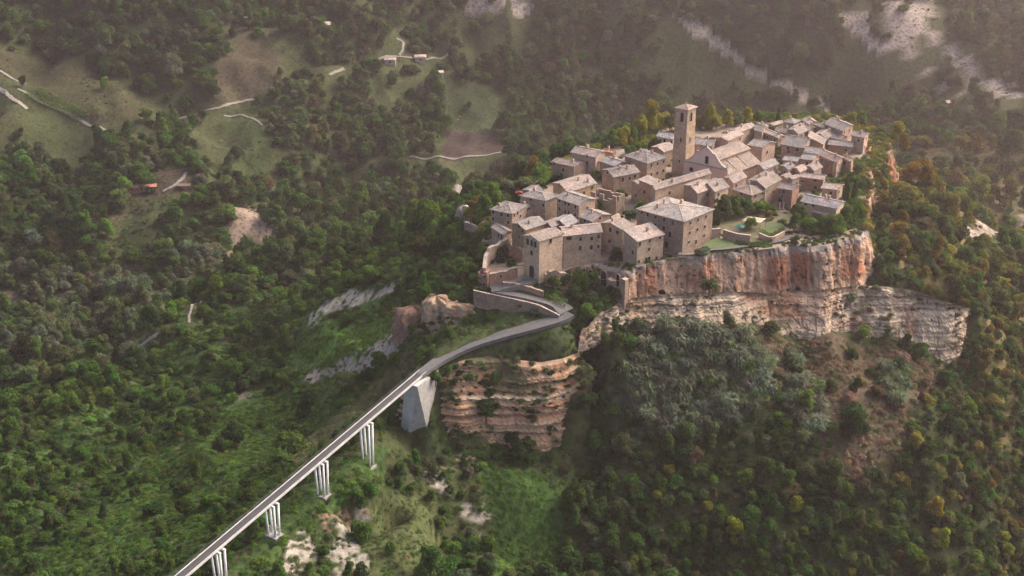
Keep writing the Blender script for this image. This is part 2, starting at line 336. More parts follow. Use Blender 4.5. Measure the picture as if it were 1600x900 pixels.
# thin out near-duplicates
keep = []
for i in range(len(CPA)):
    if not keep or np.min(np.hypot(CPA[keep, 0] - CPA[i, 0], CPA[keep, 1] - CPA[i, 1])) > 1.6: keep.append(i)
CPA = CPA[keep]
def kern(r): return np.sqrt(r * r + 9.0)
R_ = np.hypot(CPA[:, None, 0] - CPA[None, :, 0], CPA[:, None, 1] - CPA[None, :, 1])
m_ = len(CPA); A_ = np.zeros((m_ + 3, m_ + 3)); A_[:m_, :m_] = kern(R_) - np.eye(m_) * 0.6
A_[:m_, m_] = 1; A_[:m_, m_ + 1:] = CPA[:, :2]; A_[m_, :m_] = 1; A_[m_ + 1:, :m_] = CPA[:, :2].T
W_ = np.linalg.solve(A_, np.concatenate([CPA[:, 2], np.zeros(3)]))
def rbf(x, y):
    out = np.zeros(x.shape); xf = x.ravel(); yf = y.ravel(); o = np.zeros(xf.shape)
    for k in range(0, len(xf), 20000):
        r = np.hypot(xf[k:k + 20000, None] - CPA[None, :, 0], yf[k:k + 20000, None] - CPA[None, :, 1])
        o[k:k + 20000] = kern(r) @ W_[:m_] + W_[m_] + W_[m_ + 1] * xf[k:k + 20000] + W_[m_ + 2] * yf[k:k + 20000]
    return o.reshape(x.shape)
gx = np.concatenate([np.arange(-700, -250, 9.0), np.arange(-250, -150, 1.8), np.arange(-150, 190, 0.95), np.arange(190, 250, 1.8), np.arange(250, 701, 9.0)])
gy = np.concatenate([np.arange(60, 250, 9.0), np.arange(250, 262, 1.8), np.arange(262, 402, 0.95), np.arange(402, 560, 1.8), np.arange(560, 1000, 3.6), np.arange(1000, 1401, 12.0)])
GX, GY = np.meshgrid(gx, gy)
GZ = rbf(GX, GY)
path_d = np.minimum(dist_line(GX, GY, pl(RAMP_LOW)), np.minimum(dist_line(GX, GY, pl(RAMP_UP)), dist_line(GX, GY, pl(RAMP_GATE))))
calm = np.clip((path_d - 3) / 10, 0, 1)
GZ += calm * ((fbm(GX, GY, 46, 4, 1) - 0.5) * np.clip((GY - 330) / 120, 0.25, 1.6) * np.where(GY > 650, np.interp(GX, (-60, 30), (9, 4)), 9) + (fbm(GX, GY, 11, 3, 2) - 0.5) * 2.4)
rid = 1 - np.abs(2 * fbm(GX + GY * .3, GY - GX * .2, 85, 4, 12) - 1); farw = np.clip((GY - 600) / 120, 0, 1); GZ += (rid - .72) * np.interp(GX, (-60, 30), (30, 11)) * farw * np.clip((1000 - GY) / 60, 0, 1)
rid3 = 1 - np.abs(2 * fbm(GX * .75 + GY * .65, GY * .55 - GX * .5, 130, 2, 14) - 1); GZ += (rid3 - .7) * 26 * np.clip((GY - 720) / 100, 0, 1) * np.clip((1000 - GY) / 60, 0, 1) * np.clip((GX + 40) / 120, 0, 1)
rid2 = 1 - np.abs(2 * fbm(GX * .9 + GY * .5, GY * .35, 34, 3, 13) - 1); lw = np.clip((-25 - GX) / 40, 0, 1) * np.clip((GY - 300) / 60, 0, 1) * (1 - farw); GZ += (rid2 - .72) * 11 * lw
NX, NY = len(gx), len(gy)
def height(x, y):
    x = np.asarray(x, float); y = np.asarray(y, float)
    i = np.clip(np.searchsorted(gx, x) - 1, 0, NX - 2); j = np.clip(np.searchsorted(gy, y) - 1, 0, NY - 2)
    fx = (x - gx[i]) / (gx[i + 1] - gx[i]); fy = (y - gy[j]) / (gy[j + 1] - gy[j])
    return (GZ[j, i] * (1 - fx) + GZ[j, i + 1] * fx) * (1 - fy) + (GZ[j + 1, i] * (1 - fx) + GZ[j + 1, i + 1] * fx) * fy
def hit(u, v, y0=255.0, y1=1300.0):
    """where the line of sight through a photo pixel meets the ground"""
    r = ray(u, v); ys = np.arange(y0, y1, 0.8); xs = r.x / r.y * ys; zs = CAM_H + r.z / r.y * ys
    k = np.argmax(height(xs, ys) > zs)
    if k == 0: k = len(ys) - 1
    return Vector((xs[k], ys[k], float(height(xs[k], ys[k]))))
def region(poly_px, y0=255.0):
    return np.array([tuple(hit(u, v, y0))[:2] for u, v in poly_px])

# the near slope ends in a rounded crest, with the darker valley dropping away behind it
CREST = [hit(u, v) for u, v in ((735, 350), (690, 372), (620, 395), (540, 415), (430, 455), (330, 505), (240, 560), (120, 640), (20, 705), (-80, 770))]
cd = dist_line(GX, GY, CREST); wtown = np.clip((dist_line(GX, GY, [tuple(p)[:2] for p in ring_bot]) - 12) / 30, 0, 1)
GZ += 9.0 * np.exp(-(cd / 22.0) ** 2) * wtown * (.75 + .5 * fbm(GX, GY, 30, 3, 19))
# ---- ground classes: outlines on the ground, colour, tree density, bush density and tint set
def lin(h):
    h = h.lstrip('#'); c = [int(h[i:i + 2], 16) / 255 for i in (0, 2, 4)]
    return tuple(((x + 0.055) / 1.055) ** 2.4 if x > 0.04045 else x / 12.92 for x in c)
REG = []   # (name, world polygon, ground colour, tree density, bush density)
def reg(name, poly, col, tree, bush):
    w_ = region(poly); far_ = w_[:, 1].mean()
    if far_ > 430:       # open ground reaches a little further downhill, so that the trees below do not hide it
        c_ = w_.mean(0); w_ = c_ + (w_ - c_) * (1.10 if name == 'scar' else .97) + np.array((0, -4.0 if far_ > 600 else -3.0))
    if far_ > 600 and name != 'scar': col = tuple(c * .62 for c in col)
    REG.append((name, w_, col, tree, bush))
reg('near_slope', [(745, 345), (690, 372), (620, 395), (540, 415), (430, 455), (330, 505), (240, 560), (120, 640), (0, 720), (-40, 760), (-40, 930), (250, 930), (420, 790), (650, 590), (700, 520), (740, 450)], (0.045, 0.08, 0.024), 0.55, 0.5)
reg('willow', [(-10, 425), (120, 425), (235, 440), (245, 478), (150, 490), (-10, 488)], (0.05, 0.06, 0.03), 1.0, 0.5)
reg('dry_meadow', [(0, 72), (60, 62), (120, 82), (165, 112), (215, 140), (255, 178), (215, 190), (150, 178), (90, 150), (40, 130), (0, 112)], (0.085, 0.085, 0.042), 0.07, 0.10)
reg('field', [(0, 150), (38, 178), (14, 222), (0, 226)], (0.075, 0.078, 0.04), 0, 0)
reg('vine', [(36, 145), (62, 150), (172, 208), (150, 216), (96, 192)], (0.085, 0.105, 0.045), 0, 0)
reg('grass_green', [(330, 182), (400, 188), (430, 215), (438, 245), (415, 275), (388, 262), (372, 232), (335, 215)], (0.055, 0.085, 0.03), 0.10, 0.08)
reg('grass_bright', [(405, 42), (440, 50), (492, 66), (470, 76), (425, 66)], (0.14, 0.16, 0.06), 0, 0.05)
reg('grass_green', [(700, 112), (790, 116), (802, 165), (765, 206), (702, 203), (690, 150)], (0.05, 0.075, 0.032), 0.16, 0.1)
reg('ploughed', [(688, 206), (782, 209), (792, 236), (696, 240)], (0.085, 0.066, 0.055), 0, 0.01)
reg('scrub_pale', [(372, 32), (425, 60), (438, 120), (395, 150), (330, 168), (338, 130), (352, 90)], (0.11, 0.095, 0.06), 0.3, 0.35)
reg('grass_green', [(300, 205), (352, 205), (372, 240), (340, 240)], (0.075, 0.09, 0.04), 0.05, 0.05)
reg('clearing', [(250, 262), (300, 262), (312, 285), (300, 305), (190, 325), (195, 300), (240, 290)], (0.12, 0.098, 0.065), 0.03, 0.08)
reg('clearing', [(165, 330), (260, 322), (262, 335), (170, 345)], (0.13, 0.10, 0.075), 0.04, 0.1)
reg('clearing', [(160, 405), (215, 400), (212, 425), (165, 425)], (0.14, 0.11, 0.09), 0.02, 0.1)
reg('meadow', [(130, 545), (190, 535), (235, 530), (240, 550), (170, 566), (130, 562)], (0.10, 0.125, 0.06), 0.02, 0.15)
PALE = (0.31, 0.262, 0.22); PINK = (0.235, 0.185, 0.145); GREYW = (0.27, 0.25, 0.21)
for poly, c in [([(725, 0), (790, -4), (787, 18), (758, 14), (732, 24)], PALE), ([(800, -5), (838, -5), (822, 22), (803, 27)], PALE), ([(1038, 16), (1062, 22), (1130, 62), (1182, 92), (1256, 118), (1252, 134), (1190, 110), (1120, 77), (1070, 47)], PALE),
                ([(1313, 3), (1332, 10), (1352, 42), (1378, 70), (1364, 73), (1330, 45)], PALE), ([(1378, -4), (1402, 4), (1410, 40), (1400, 58), (1388, 40)], PALE), ([(1420, -3), (1468, 2), (1458, 40), (1428, 72), (1416, 50)], PALE), ([(1476, 44), (1500, 62), (1560, 122), (1592, 150), (1556, 146), (1508, 112), (1480, 80)], PALE),
                ([(1436, 94), (1456, 104), (1512, 146), (1482, 137), (1446, 113)], PALE), ([(1284, 136), (1300, 140), (1306, 166), (1290, 172)], PALE), ([(372, 320), (402, 328), (442, 372), (402, 372), (378, 402), (354, 404), (364, 360)], PINK),
                ([(488, 484), (520, 462), (555, 446), (622, 438), (604, 456), (540, 472), (500, 490)], GREYW), ([(468, 592), (500, 568), (540, 560), (600, 530), (628, 515), (640, 520), (618, 552), (560, 586), (500, 600)], (0.26, 0.235, 0.20)),
                ([(510, 852), (556, 802), (576, 808), (556, 850), (568, 905), (518, 905)], GREYW), ([(438, 870), (476, 838), (500, 862), (478, 900), (440, 895)], (0.30, 0.275, 0.23)), ([(500, 806), (562, 774), (572, 782), (512, 822)], (0.19, 0.13, 0.095)),
                ([(658, 746), (690, 748), (697, 788), (676, 792)], GREYW), ([(704, 802), (746, 788), (752, 816), (716, 824)], GREYW), ([(1500, 348), (1600, 345), (1605, 374), (1548, 366)], (0.27, 0.225, 0.185)), ([(705, 292), (735, 288), (730, 310), (712, 312)], (0.3, 0.27, 0.23)),
                ([(490, 668), (530, 648), (545, 662), (505, 690)], (0.22, 0.21, 0.15)), ([(760, 640), (800, 650), (780, 668)], (.2, .16, .12)), ([(360, 620), (420, 605), (400, 630), (372, 640)], (0.17, 0.15, 0.11)), ([(640, 735), (740, 712), (742, 718), (650, 742)], (0.24, 0.18, 0.14)),
                ([(-5, 455), (30, 452), (40, 470), (0, 475)], (0.16, 0.12, 0.10)), ([(1345, 640), (1385, 650), (1360, 740), (1310, 745)], (0.12, 0.085, 0.065))]:
    reg('scar', poly, c, 0.0, 0.05)
reg('ivy_bright', [(440, 556), (530, 508), (622, 484), (636, 508), (570, 548), (470, 578)], (0.09, 0.17, 0.03), 0, 2.2)
reg('ivy_bright', [(430, 578), (470, 560), (480, 575), (440, 592)], (0.13, 0.19, 0.07), 0, 1.8)
reg('green_slope', [(120, 820), (250, 705), (400, 615), (520, 590), (600, 575), (592, 610), (500, 690), (400, 770), (320, 830), (240, 890), (100, 905), (60, 880)], (0.045, 0.085, 0.024), 0.15, 1.5)
reg('grass_dry', [(470, 690), (560, 620), (620, 570), (648, 545), (655, 575), (590, 640), (520, 690), (460, 740)], (0.085, 0.088, 0.04), 0.04, 0.7)
reg('green_slope', [(430, 800), (520, 735), (570, 700), (610, 705), (600, 770), (520, 800), (450, 850), (400, 905), (360, 905)], (0.045, 0.08, 0.022), 0.10, 1.5)
reg('grass_olive', [(572, 800), (642, 770), (684, 825), (712, 905), (560, 905)], (0.062, 0.078, 0.03), 0.02, 0.6)
reg('grass_vivid', [(752, 742), (850, 722), (902, 730), (890, 850), (862, 905), (780, 905), (758, 820)], (0.045, 0.095, 0.022), 0.03, 1.1)
reg('dry_brush', [(1130, 525), (1250, 536), (1340, 530), (1420, 550), (1470, 575), (1440, 640), (1400, 720), (1340, 770), (1285, 725), (1240, 645), (1195, 570)], (0.085, 0.068, 0.045), 0.10, 1.6)
reg('cane', [(985, 560), (1045, 512), (1130, 518), (1200, 562), (1212, 612), (1172, 655), (1112, 684), (1040, 694), (985, 655), (962, 605)], (0.085, 0.105, 0.06), 0.03, 0.2)
reg('cane', [(1370, 575), (1412, 570), (1420, 600), (1400, 640), (1378, 620)], (0.085, 0.105, 0.06), 0.03, 0.2)
reg('cane', [(1235, 560), (1280, 600), (1300, 680), (1260, 700), (1225, 640)], (0.10, 0.105, 0.06), 0.2, 0.4)
reg('lawn', [(705, 505), (740, 480), (780, 484), (838, 490), (790, 510), (735, 528)], (0.075, 0.115, 0.04), 0, 0.12)
reg('eroded', [(640, 500), (668, 476), (690, 468), (715, 478), (700, 515), (668, 545), (655, 540)], (0.27, 0.20, 0.14), 0.0, 0.5)
reg('rim_scrub', [(668, 592), (690, 572), (735, 552), (800, 532), (850, 520), (895, 502), (925, 505), (922, 542), (880, 558), (800, 566), (740, 566)], (0.08, 0.10, 0.045), 0.02, 1.6)
REG.append(('rim_scrub', np.array([(p.x, p.y) for p in pl(RAMP_LOW)] + [(p.x, p.y + .5) for p in reversed(t3_top[1:])]), (0.06, 0.08, 0.032), 0.05, 1.6))
REG.append(('rim_scrub', np.array([(p.x, p.y - .3) for p in t3_bot] + [(p.x + 2, p.y - 7) for p in reversed(t3_bot)]), (0.05, 0.075, 0.03), 0.5, 1.6))
reg('golden_slope', [(1360, 330), (1420, 240), (1480, 330), (1600, 460), (1605, 720), (1540, 690), (1500, 600), (1540, 510), (1500, 470), (1400, 430)], (0.12, 0.10, 0.045), 0.9, 0.6)
reg('right_ridge', [(1420, 225), (1500, 215), (1605, 190), (1605, 345), (1500, 345), (1450, 290)], (0.13, 0.115, 0.055), 0.5, 0.5)

def smooth01_(x): x = np.clip(x, 0, 1); return x * x * (3 - 2 * x)
GCOL = np.zeros(GX.shape + (3,))
base_a = np.array((0.036, 0.052, 0.02)); base_b = np.array((0.052, 0.07, 0.026)); base_c = np.array((0.075, 0.066, 0.036))
q1 = fbm(GX, GY, 30, 4, 3)[..., None]; q2 = fbm(GX, GY, 9, 4, 4)[..., None]
GCOL[:] = base_a * (1 - q1) + base_b * q1
GCOL = GCOL * (1 - 0.35 * q2) + base_c * 0.35 * q2
far_j = GY > 600; jf = np.where(far_j, 0, 1.0); jx = GX + np.where(far_j, (fbm(GX, GY, 34, 3, 46) - .5) * 22, 0) + (fbm(GX, GY, 7, 5, 6, .65) - 0.5) * 11 * jf; jy = GY + (fbm(GX, GY, 7, 5, 7, .65) - 0.5) * 13 * jf + np.where(far_j, (fbm(GX, GY, 34, 3, 47) - .5) * 22, 0)
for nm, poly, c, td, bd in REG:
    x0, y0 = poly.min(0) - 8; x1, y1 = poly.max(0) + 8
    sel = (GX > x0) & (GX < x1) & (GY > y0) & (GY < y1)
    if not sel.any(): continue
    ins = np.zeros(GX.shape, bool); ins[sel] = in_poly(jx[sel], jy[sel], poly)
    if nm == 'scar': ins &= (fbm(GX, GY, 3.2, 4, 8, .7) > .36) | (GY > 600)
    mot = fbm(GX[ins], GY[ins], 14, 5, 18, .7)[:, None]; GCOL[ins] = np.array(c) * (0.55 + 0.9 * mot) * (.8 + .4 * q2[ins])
    if nm in ('dry_meadow', 'grass_green', 'clearing', 'scrub_pale', 'field'): dk = smooth01_((mot - .54) / .08); GCOL[ins] = GCOL[ins] * (1 - .5 * dk) + np.array((.045, .058, .024)) * .5 * dk
def grid_mesh(name, X, Y, Z, C, mat):
    ny, nx = X.shape; v = np.stack([X, Y, Z], -1).reshape(-1, 3)
    i = np.arange(ny * nx).reshape(ny, nx); f = np.stack([i[:-1, :-1], i[:-1, 1:], i[1:, 1:], i[1:, :-1]], -1).reshape(-1, 4)
    me = bpy.data.meshes.new(name); me.vertices.add(len(v)); me.vertices.foreach_set("co", v.ravel())
    me.loops.add(f.size); me.loops.foreach_set("vertex_index", f.ravel()); me.polygons.add(len(f))
    me.polygons.foreach_set("loop_start", np.arange(len(f)) * 4); me.polygons.foreach_set("use_smooth", np.ones(len(f), bool))
    me.update(calc_edges=True)
    at = me.color_attributes.new("Col", 'FLOAT_COLOR', 'POINT')
    cc = np.concatenate([C.reshape(-1, 3), np.ones((len(v), 1))], 1); at.data.foreach_set("color", cc.ravel())
    return link(name, me, mat)
terrain = grid_mesh("terrain", GX, GY, GZ, GCOL, M['terrain']); tag(terrain, "steep wooded valley ground with meadows and pale bare scars round the hill town", None, None, "structure")

# ================================================================== CLIFFS
def resample(pts, nn, closed=False):
    P = np.array([tuple(p) for p in pts])
    if closed: P = np.vstack([P, P[:1]])
    return P, np.concatenate([[0], np.cumsum(np.linalg.norm(np.diff(P[:, :2], axis=0), axis=1))])
def loft(top, bot, step, nv, style, closed=False, seed=0):
    Pt, St = resample(top, 0, closed); Pb, _ = resample(bot, 0, closed)
    nu = int(St[-1] / step) + 2; s = np.linspace(0, St[-1], nu)
    # rounded interpolation of both rails by the top's arc length
    T = np.stack([np.interp(s, St, Pt[:, k]) for k in range(3)], -1); B = np.stack([np.interp(s, St, Pb[:, k]) for k in range(3)], -1)
    v = np.linspace(0, 1, nv)[:, None, None]; G = T[None] * (1 - v) + B[None] * v
    tan = np.gradient(T[:, :2] * 0.5 + B[:, :2] * 0.5, axis=0); nr = np.stack([tan[:, 1], -tan[:, 0]], -1); nr /= np.linalg.norm(nr, axis=1, keepdims=True) + 1e-9
    # smooth normals
    k = 9; ker = np.ones(k) / k
    nr = np.stack([np.convolve(np.pad(nr[:, i], k // 2, mode='edge'), ker, 'valid') for i in range(2)], -1); nr /= np.linalg.norm(nr, axis=1, keepdims=True)
    S = np.broadcast_to(s[None, :], G.shape[:2]); Z = G[..., 2]; V = np.broadcast_to(v[..., 0], G.shape[:2])
    disp, colr = style(S, Z, V, seed)
    edge = np.clip(np.minimum(V / 0.06, 1), 0, 1)
    G = G.copy(); G[..., 0] += nr[None, :, 0] * disp * edge; G[..., 1] += nr[None, :, 1] * disp * edge
    return G, colr
def smooth01(x): x = np.clip(x, 0, 1); return x * x * (3 - 2 * x)
def strata_col(S, Z, seed, palette, thick=1.5):
    zw = Z + (fbm(S, S * 0, 45, 3, seed + 1) - 0.5) * 4.0 + (fbm(S, Z, 6, 4, seed + 2) - 0.5) * 1.1
    k = zw / thick; lay = fbm(k * 7.3, k * 0, 3.7, 2, seed + 3)
    fine = fbm(k * 3, S * 0.02, 1.0, 4, seed + 4, 0.7)
    pal = np.array(palette); t = np.clip((lay * 0.55 + fine * 0.45 - 0.27) / 0.46, 0, 0.999) * (len(pal) - 1)
    i = t.astype(int); f = (t - i)[..., None]
    return pal[i] * (1 - f) + pal[np.minimum(i + 1, len(pal) - 1)] * f, fine, zw
def style_red(S, Z, V, seed):
    flute = fbm(S, Z * 0.10, 5.0, 4, seed + 11); flute2 = fbm(S, Z * 0.25, 1.6, 3, seed + 12)
    disp = (flute - 0.5) * 3.8 + (flute2 - 0.5) * 1.5 + (fbm(S, Z, 2.4, 4, seed + 13, .65) - 0.5) * 1.6
    red = fbm(S, Z * 0.18, 9.0, 4, seed + 14); r = smooth01((red - 0.46) / 0.14)[..., None]
    low = smooth01((V - 0.62) / 0.25)[..., None]
    pale = np.array((0.43, 0.30, 0.215)); tan_ = np.array((0.46, 0.285, 0.185)); rd = np.array((0.33, 0.125, 0.068)); grey = np.array((0.33, 0.275, 0.23))
    g = fbm(S, Z * 0.3, 4, 4, seed + 15)[..., None]
    c = pale * g * 2 * 0.5 + tan_ * (1 - g); c = c * (1 - r * 0.85) + rd * r * 0.85
    tb = smooth01((0.16 - V + (fbm(S, Z, 6, 3, seed + 16) - 0.5) * 0.25) / 0.12)[..., None]; c = c * (1 - tb) + grey * tb
    st, fine, _ = strata_col(S, Z, seed, [(0.30, 0.22, 0.17), (0.50, 0.36, 0.25), (0.46, 0.30, 0.19), (0.52, 0.42, 0.32)], 1.2)
    c = c * (1 - low) + st * low
    vc = np.exp(-((fbm(S, Z * .07, 3.2, 4, seed + 18, .6) - .5) / .012) ** 2); disp = disp - vc * .7; c = c * (1 - .5 * vc[..., None])
    hole = (fbm(S, Z, 1.7, 2, seed + 17) > 0.80)[..., None]  # colour only: dark spots painting the shade of small hollows
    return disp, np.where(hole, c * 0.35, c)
def style_pale(S, Z, V, seed):
    c, fine, zw = strata_col(S, Z, seed, [(0.13, 0.105, 0.085), (0.30, 0.24, 0.185), (0.48, 0.375, 0.27), (0.54, 0.44, 0.325), (0.40, 0.30, 0.21), (0.56, 0.455, 0.34)], 1.0)
    led = fbm(zw * 1.1, S * 0.015, 1.0, 3, seed + 5, 0.6); led = .35 * led + .65 * np.round(led * 7) / 7
    gul = 1 - np.abs(2 * fbm(S, Z * .12, 10, 3, seed + 27) - 1)
    disp = (led - 0.5) * 1.5 - gul ** 3 * 2.2 + (fbm(S, Z * .4, 12, 4, seed + 21) - 0.5) * 4.4 + (fbm(S, Z, 2.6, 4, seed + 22, .65) - 0.5) * 2.0 + V * 0.6
    crack = np.exp(-((fine - 0.33) / 0.05) ** 2)[..., None]
    veg = smooth01((fbm(S, Z, 5, 5, seed + 23, .65) - 0.57) / 0.06)[..., None]
    vc = np.exp(-((fbm(S, Z * .25, 3.0, 4, seed + 29, .6) - .5) / .012) ** 2); disp = disp - vc * .5; c = c * (1 - .45 * vc[..., None]); c = c * (1 + .22 * smooth01((S / S.max() - .5) / .15)[..., None])  # right half lightened in colour, since it faces away from the sun
    c = c * (1 - 0.6 * crack); c = c * (1 - 0.75 * veg) + np.array((0.13, 0.12, 0.065)) * 0.75 * veg
    rust = smooth01((fbm(S, Z * .35, 11, 4, seed + 25) - .5) / .12)[..., None] * smooth01((.75 - V) / .4)[..., None]; c = c * (1 - .45 * rust) + np.array((.46, .27, .16)) * .45 * rust
    rv = smooth01((S / S.max() - .55 + (fbm(S, Z, 9, 4, seed + 26) - .5) * .5) / .2)[..., None] * smooth01((fbm(S, Z, 4, 4, seed + 28, .65) - .42) / .1)[..., None]; c = c * (1 - .3 * rv) + np.array((.24, .19, .13)) * .3 * rv
    red = smooth01((fbm(S, Z, 7, 3, seed + 24) - 0.63) / 0.06)[..., None]; c = c * (1 - 0.5 * red) + np.array((0.34, 0.16, 0.10)) * 0.5 * red
    return disp, c
def style_orange(S, Z, V, seed):
    c, fine, zw = strata_col(S, Z, seed, [(0.20, 0.11, 0.065), (0.55, 0.33, 0.175), (0.46, 0.36, 0.26), (0.47, 0.20, 0.10), (0.63, 0.43, 0.24), (0.48, 0.39, 0.29), (0.65, 0.47, 0.28)], 1.3)
    led = fbm(zw * 0.9, S * 0.02, 1.0, 3, seed + 5, 0.6); led = .35 * led + .65 * np.round(led * 7) / 7
    disp = (led - 0.5) * 2.6 + (fbm(S, Z * .5, 12, 4, seed + 31) - 0.5) * 7.5 + (fbm(S, Z, 2.5, 4, seed + 32, .65) - 0.5) * 1.2
    crack = np.exp(-((fine - 0.30) / 0.04) ** 2)[..., None]
    veg = smooth01((fbm(S, Z, 8, 4, seed + 33) - 0.60) / 0.06)[..., None]
    c = c * (1 - 0.6 * crack); c = c * (1 - 0.85 * veg) + np.array((0.10, 0.105, 0.05)) * 0.85 * veg
    return disp, c
bot_deep = [b + Vector((0, 0, -3)) for b in ring_bot]
G1, C1 = loft(ring_top, bot_deep, 0.55, 46, style_red, True, 1)
cliff_red = grid_mesh("tufa_cliff", G1[..., 0], G1[..., 1], G1[..., 2], C1, M['rock']); tag(cliff_red, "red and tan tufa rock face under the edge of the village", None, None, "structure")
deep2 = [b + (b - a) * 0.12 for a, b in zip(t2_top, t2_bot)]
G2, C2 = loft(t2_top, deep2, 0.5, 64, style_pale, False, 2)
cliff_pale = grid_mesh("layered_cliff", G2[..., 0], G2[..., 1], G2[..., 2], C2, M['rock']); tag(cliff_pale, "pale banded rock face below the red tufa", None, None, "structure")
deep3 = [b + (b - a) * 0.12 for a, b in zip(t3_top, t3_bot)]
G3, C3 = loft(t3_top, deep3, 0.5, 70, style_orange, False, 3)
for _o in (cliff_red, cliff_pale): _o.data.polygons.foreach_set('use_smooth', [False] * len(_o.data.polygons))
crag = grid_mesh("layered_crag", G3[..., 0], G3[..., 1], G3[..., 2], C3, M['rock']); tag(crag, "orange banded rock crag under the ramp beside the bridge head", None, None, "structure")
crag.data.polygons.foreach_set("use_smooth", [False] * len(crag.data.polygons))
# ground of the village on top of the plateau
from mathutils.geometry import tessellate_polygon
top_pts = [Vector(p) for p in G1[0, :-1]]
tri = tessellate_polygon([[Vector((p.x, p.y, 0)) for p in top_pts]])
me = bpy.data.meshes.new("village_ground"); me.from_pydata([tuple(p) for p in top_pts], [], [tuple(t) for t in tri]); me.update()
M['village'] = mat_noise('village_ground', (0.21, 0.165, 0.125), (0.27, 0.215, 0.17), 0.3, 0.95, 0.3, 0.1, (0.11, 0.115, 0.06))
vg = link("village_ground", me, M['village']); tag(vg, "paved and earthen ground between the village houses", None, None, "structure")
# ================================================================== BUILDINGS
ZO = {'Z1': (740, 220, 7.259), 'Z2': (940, 150, 7.259), 'Z4': (740, 280, 7.259), 'Z5': (940, 260, 7.259), 'Z6': (740, 380, 7.259), 'Z8': (1090, 280, 5.922),
      'R1': (850, 200, 8.0), 'R2': (1100, 170, 10.0), 'R3': (1230, 170, 10.0), 'R4': (1130, 250, 10.0), 'R5': (1040, 220, 8.889), 'R6': (850, 270, 8.889), 'R7': (900, 330, 10.0), 'R8': (860, 380, 8.889), 'P': (0, 0, 1.0)}
def zp(k, p): o = ZO[k]; return o[0] + p[0] / o[2], o[1] + p[1] / o[2]
def set_tint(o, c): o["tint"] = [float(c[0]), float(c[1]), float(c[2])]
_wm = {}
def window_meshes(w, h, arch=False):
    """surround with sill and lintel, standing proud of the wall, and the pane set back inside it; local x along the wall, y outwards, z up"""
    key = (round(w, 2), round(h, 2), arch)
    if key in _wm: return _wm[key]
    f, d = 0.14, 0.10
    fr = MB(); pa = MB()
    if not arch:
        for c, s_ in (((-w / 2 - f / 2, d / 2 - 0.1, 0), (f, d + 0.2, h)), ((w / 2 + f / 2, d / 2 - 0.1, 0), (f, d + 0.2, h)), ((0, d / 2 - 0.1, h / 2 + f / 2), (w + 2 * f, d + 0.2, f)), ((0, d / 2 - 0.06, -h / 2 - f / 2), (w + 2 * f + 0.1, d + 0.28, f))):
            fr.box(c, s_)
        pa.box((0, -0.02, 0), (w, 0.06, h))
    else:
        k = 8; r = w / 2; z0 = h / 2 - r
        out = [(-w / 2 - f, -h / 2)] + [(-(r + f) * math.cos(math.pi * i / k), z0 + (r + f) * math.sin(math.pi * i / k)) for i in range(k + 1)] + [(w / 2 + f, -h / 2)]
        inn = [(-w / 2, -h / 2)] + [(-r * math.cos(math.pi * i / k), z0 + r * math.sin(math.pi * i / k)) for i in range(k + 1)] + [(w / 2, -h / 2)]
        for i in range(len(out) - 1):
            q = [out[i], out[i + 1], inn[i + 1], inn[i]]
            fr.add([(x, y, z) for y in (-0.1, d) for x, z in q], [(0, 3, 2, 1), (4, 5, 6, 7), (0, 1, 5, 4), (1, 2, 6, 5), (2, 3, 7, 6), (3, 0, 4, 7)])
        m_ = len(inn)
        pa.add([(x, -0.05, z) for x, z in inn] + [(x, 0.02, z) for x, z in inn], [tuple(range(m_)), tuple(range(2 * m_ - 1, m_ - 1, -1))] + [(i, (i + 1) % m_, m_ + (i + 1) % m_, m_ + i) for i in range(m_)])
    a, b = fr.mesh("window"), pa.mesh("pane"); a.materials.append(M['frame']); b.materials.append(M['pane'])
    _wm[key] = (a, b); return a, b
def put_window(parent, pos, along, outw, w=0.8, h=1.2, arch=False, name="window"):
    a, b = window_meshes(w, h, arch)
    o = link(name, a, None, parent); mx = Matrix.Identity(4); x = along.normalized(); y = outw.normalized(); z = Vector((0, 0, 1))
    for i in range(3): mx[i][0], mx[i][1], mx[i][2], mx[i][3] = x[i], y[i], z[i], pos[i]
    o.matrix_local = Matrix.Translation(parent.location).inverted() @ mx
    link("pane" if name != "door" else "door_leaf", b, None, o)
    return o
def ray_plane(u, v, p0, nrm):
    r = ray(u, v); c = Vector((0, 0, CAM_H)); t = (Vector(p0) - c).dot(nrm) / r.dot(nrm); return c + r * t
WALL_T = {'s': (0.40, 0.315, 0.252), 'p': (0.42, 0.315, 0.262), 'o': (0.42, 0.29, 0.20), 'y': (0.42, 0.31, 0.19), 'g': (0.375, 0.305, 0.255), 'l': (0.47, 0.375, 0.292), 'r': (0.32, 0.20, 0.165)}
ROOF_T_ = {'g': (0.235, 0.222, 0.212), 'p': (0.27, 0.235, 0.216), 'b': (0.25, 0.222, 0.195), 'o': (0.44, 0.25, 0.16), 's': (0.225, 0.222, 0.232), 'l': (0.32, 0.28, 0.25), 'r': (0.30, 0.228, 0.20)}
ROOF_T = {k: (v[0] * 1.02, v[1] * 1.08, v[2] * 1.12) for k, v in ROOF_T_.items()}
def solid_roof(verts, faces, th=0.24):
    """roof skin given by its upper surface; adds thickness along the rim"""
    m_ = len(verts); vs = [Vector(v) + Vector((0, 0, th)) for v in verts] + [Vector(v) for v in verts]
    fs = [tuple(f) for f in faces] + [tuple(i + m_ for i in reversed(f)) for f in faces]
    cnt = {}
    for f in faces:
        for i in range(len(f)): cnt.setdefault((f[i], f[(i + 1) % len(f)]), 0)
    for (i, j) in cnt:
        if (j, i) not in cnt: fs.append((j, i, i + m_, j + m_))
    return vs, fs
def sub_roof(poly_quads, F, a, b, zf, nu=1, nv=1): pass
HOUSES = []
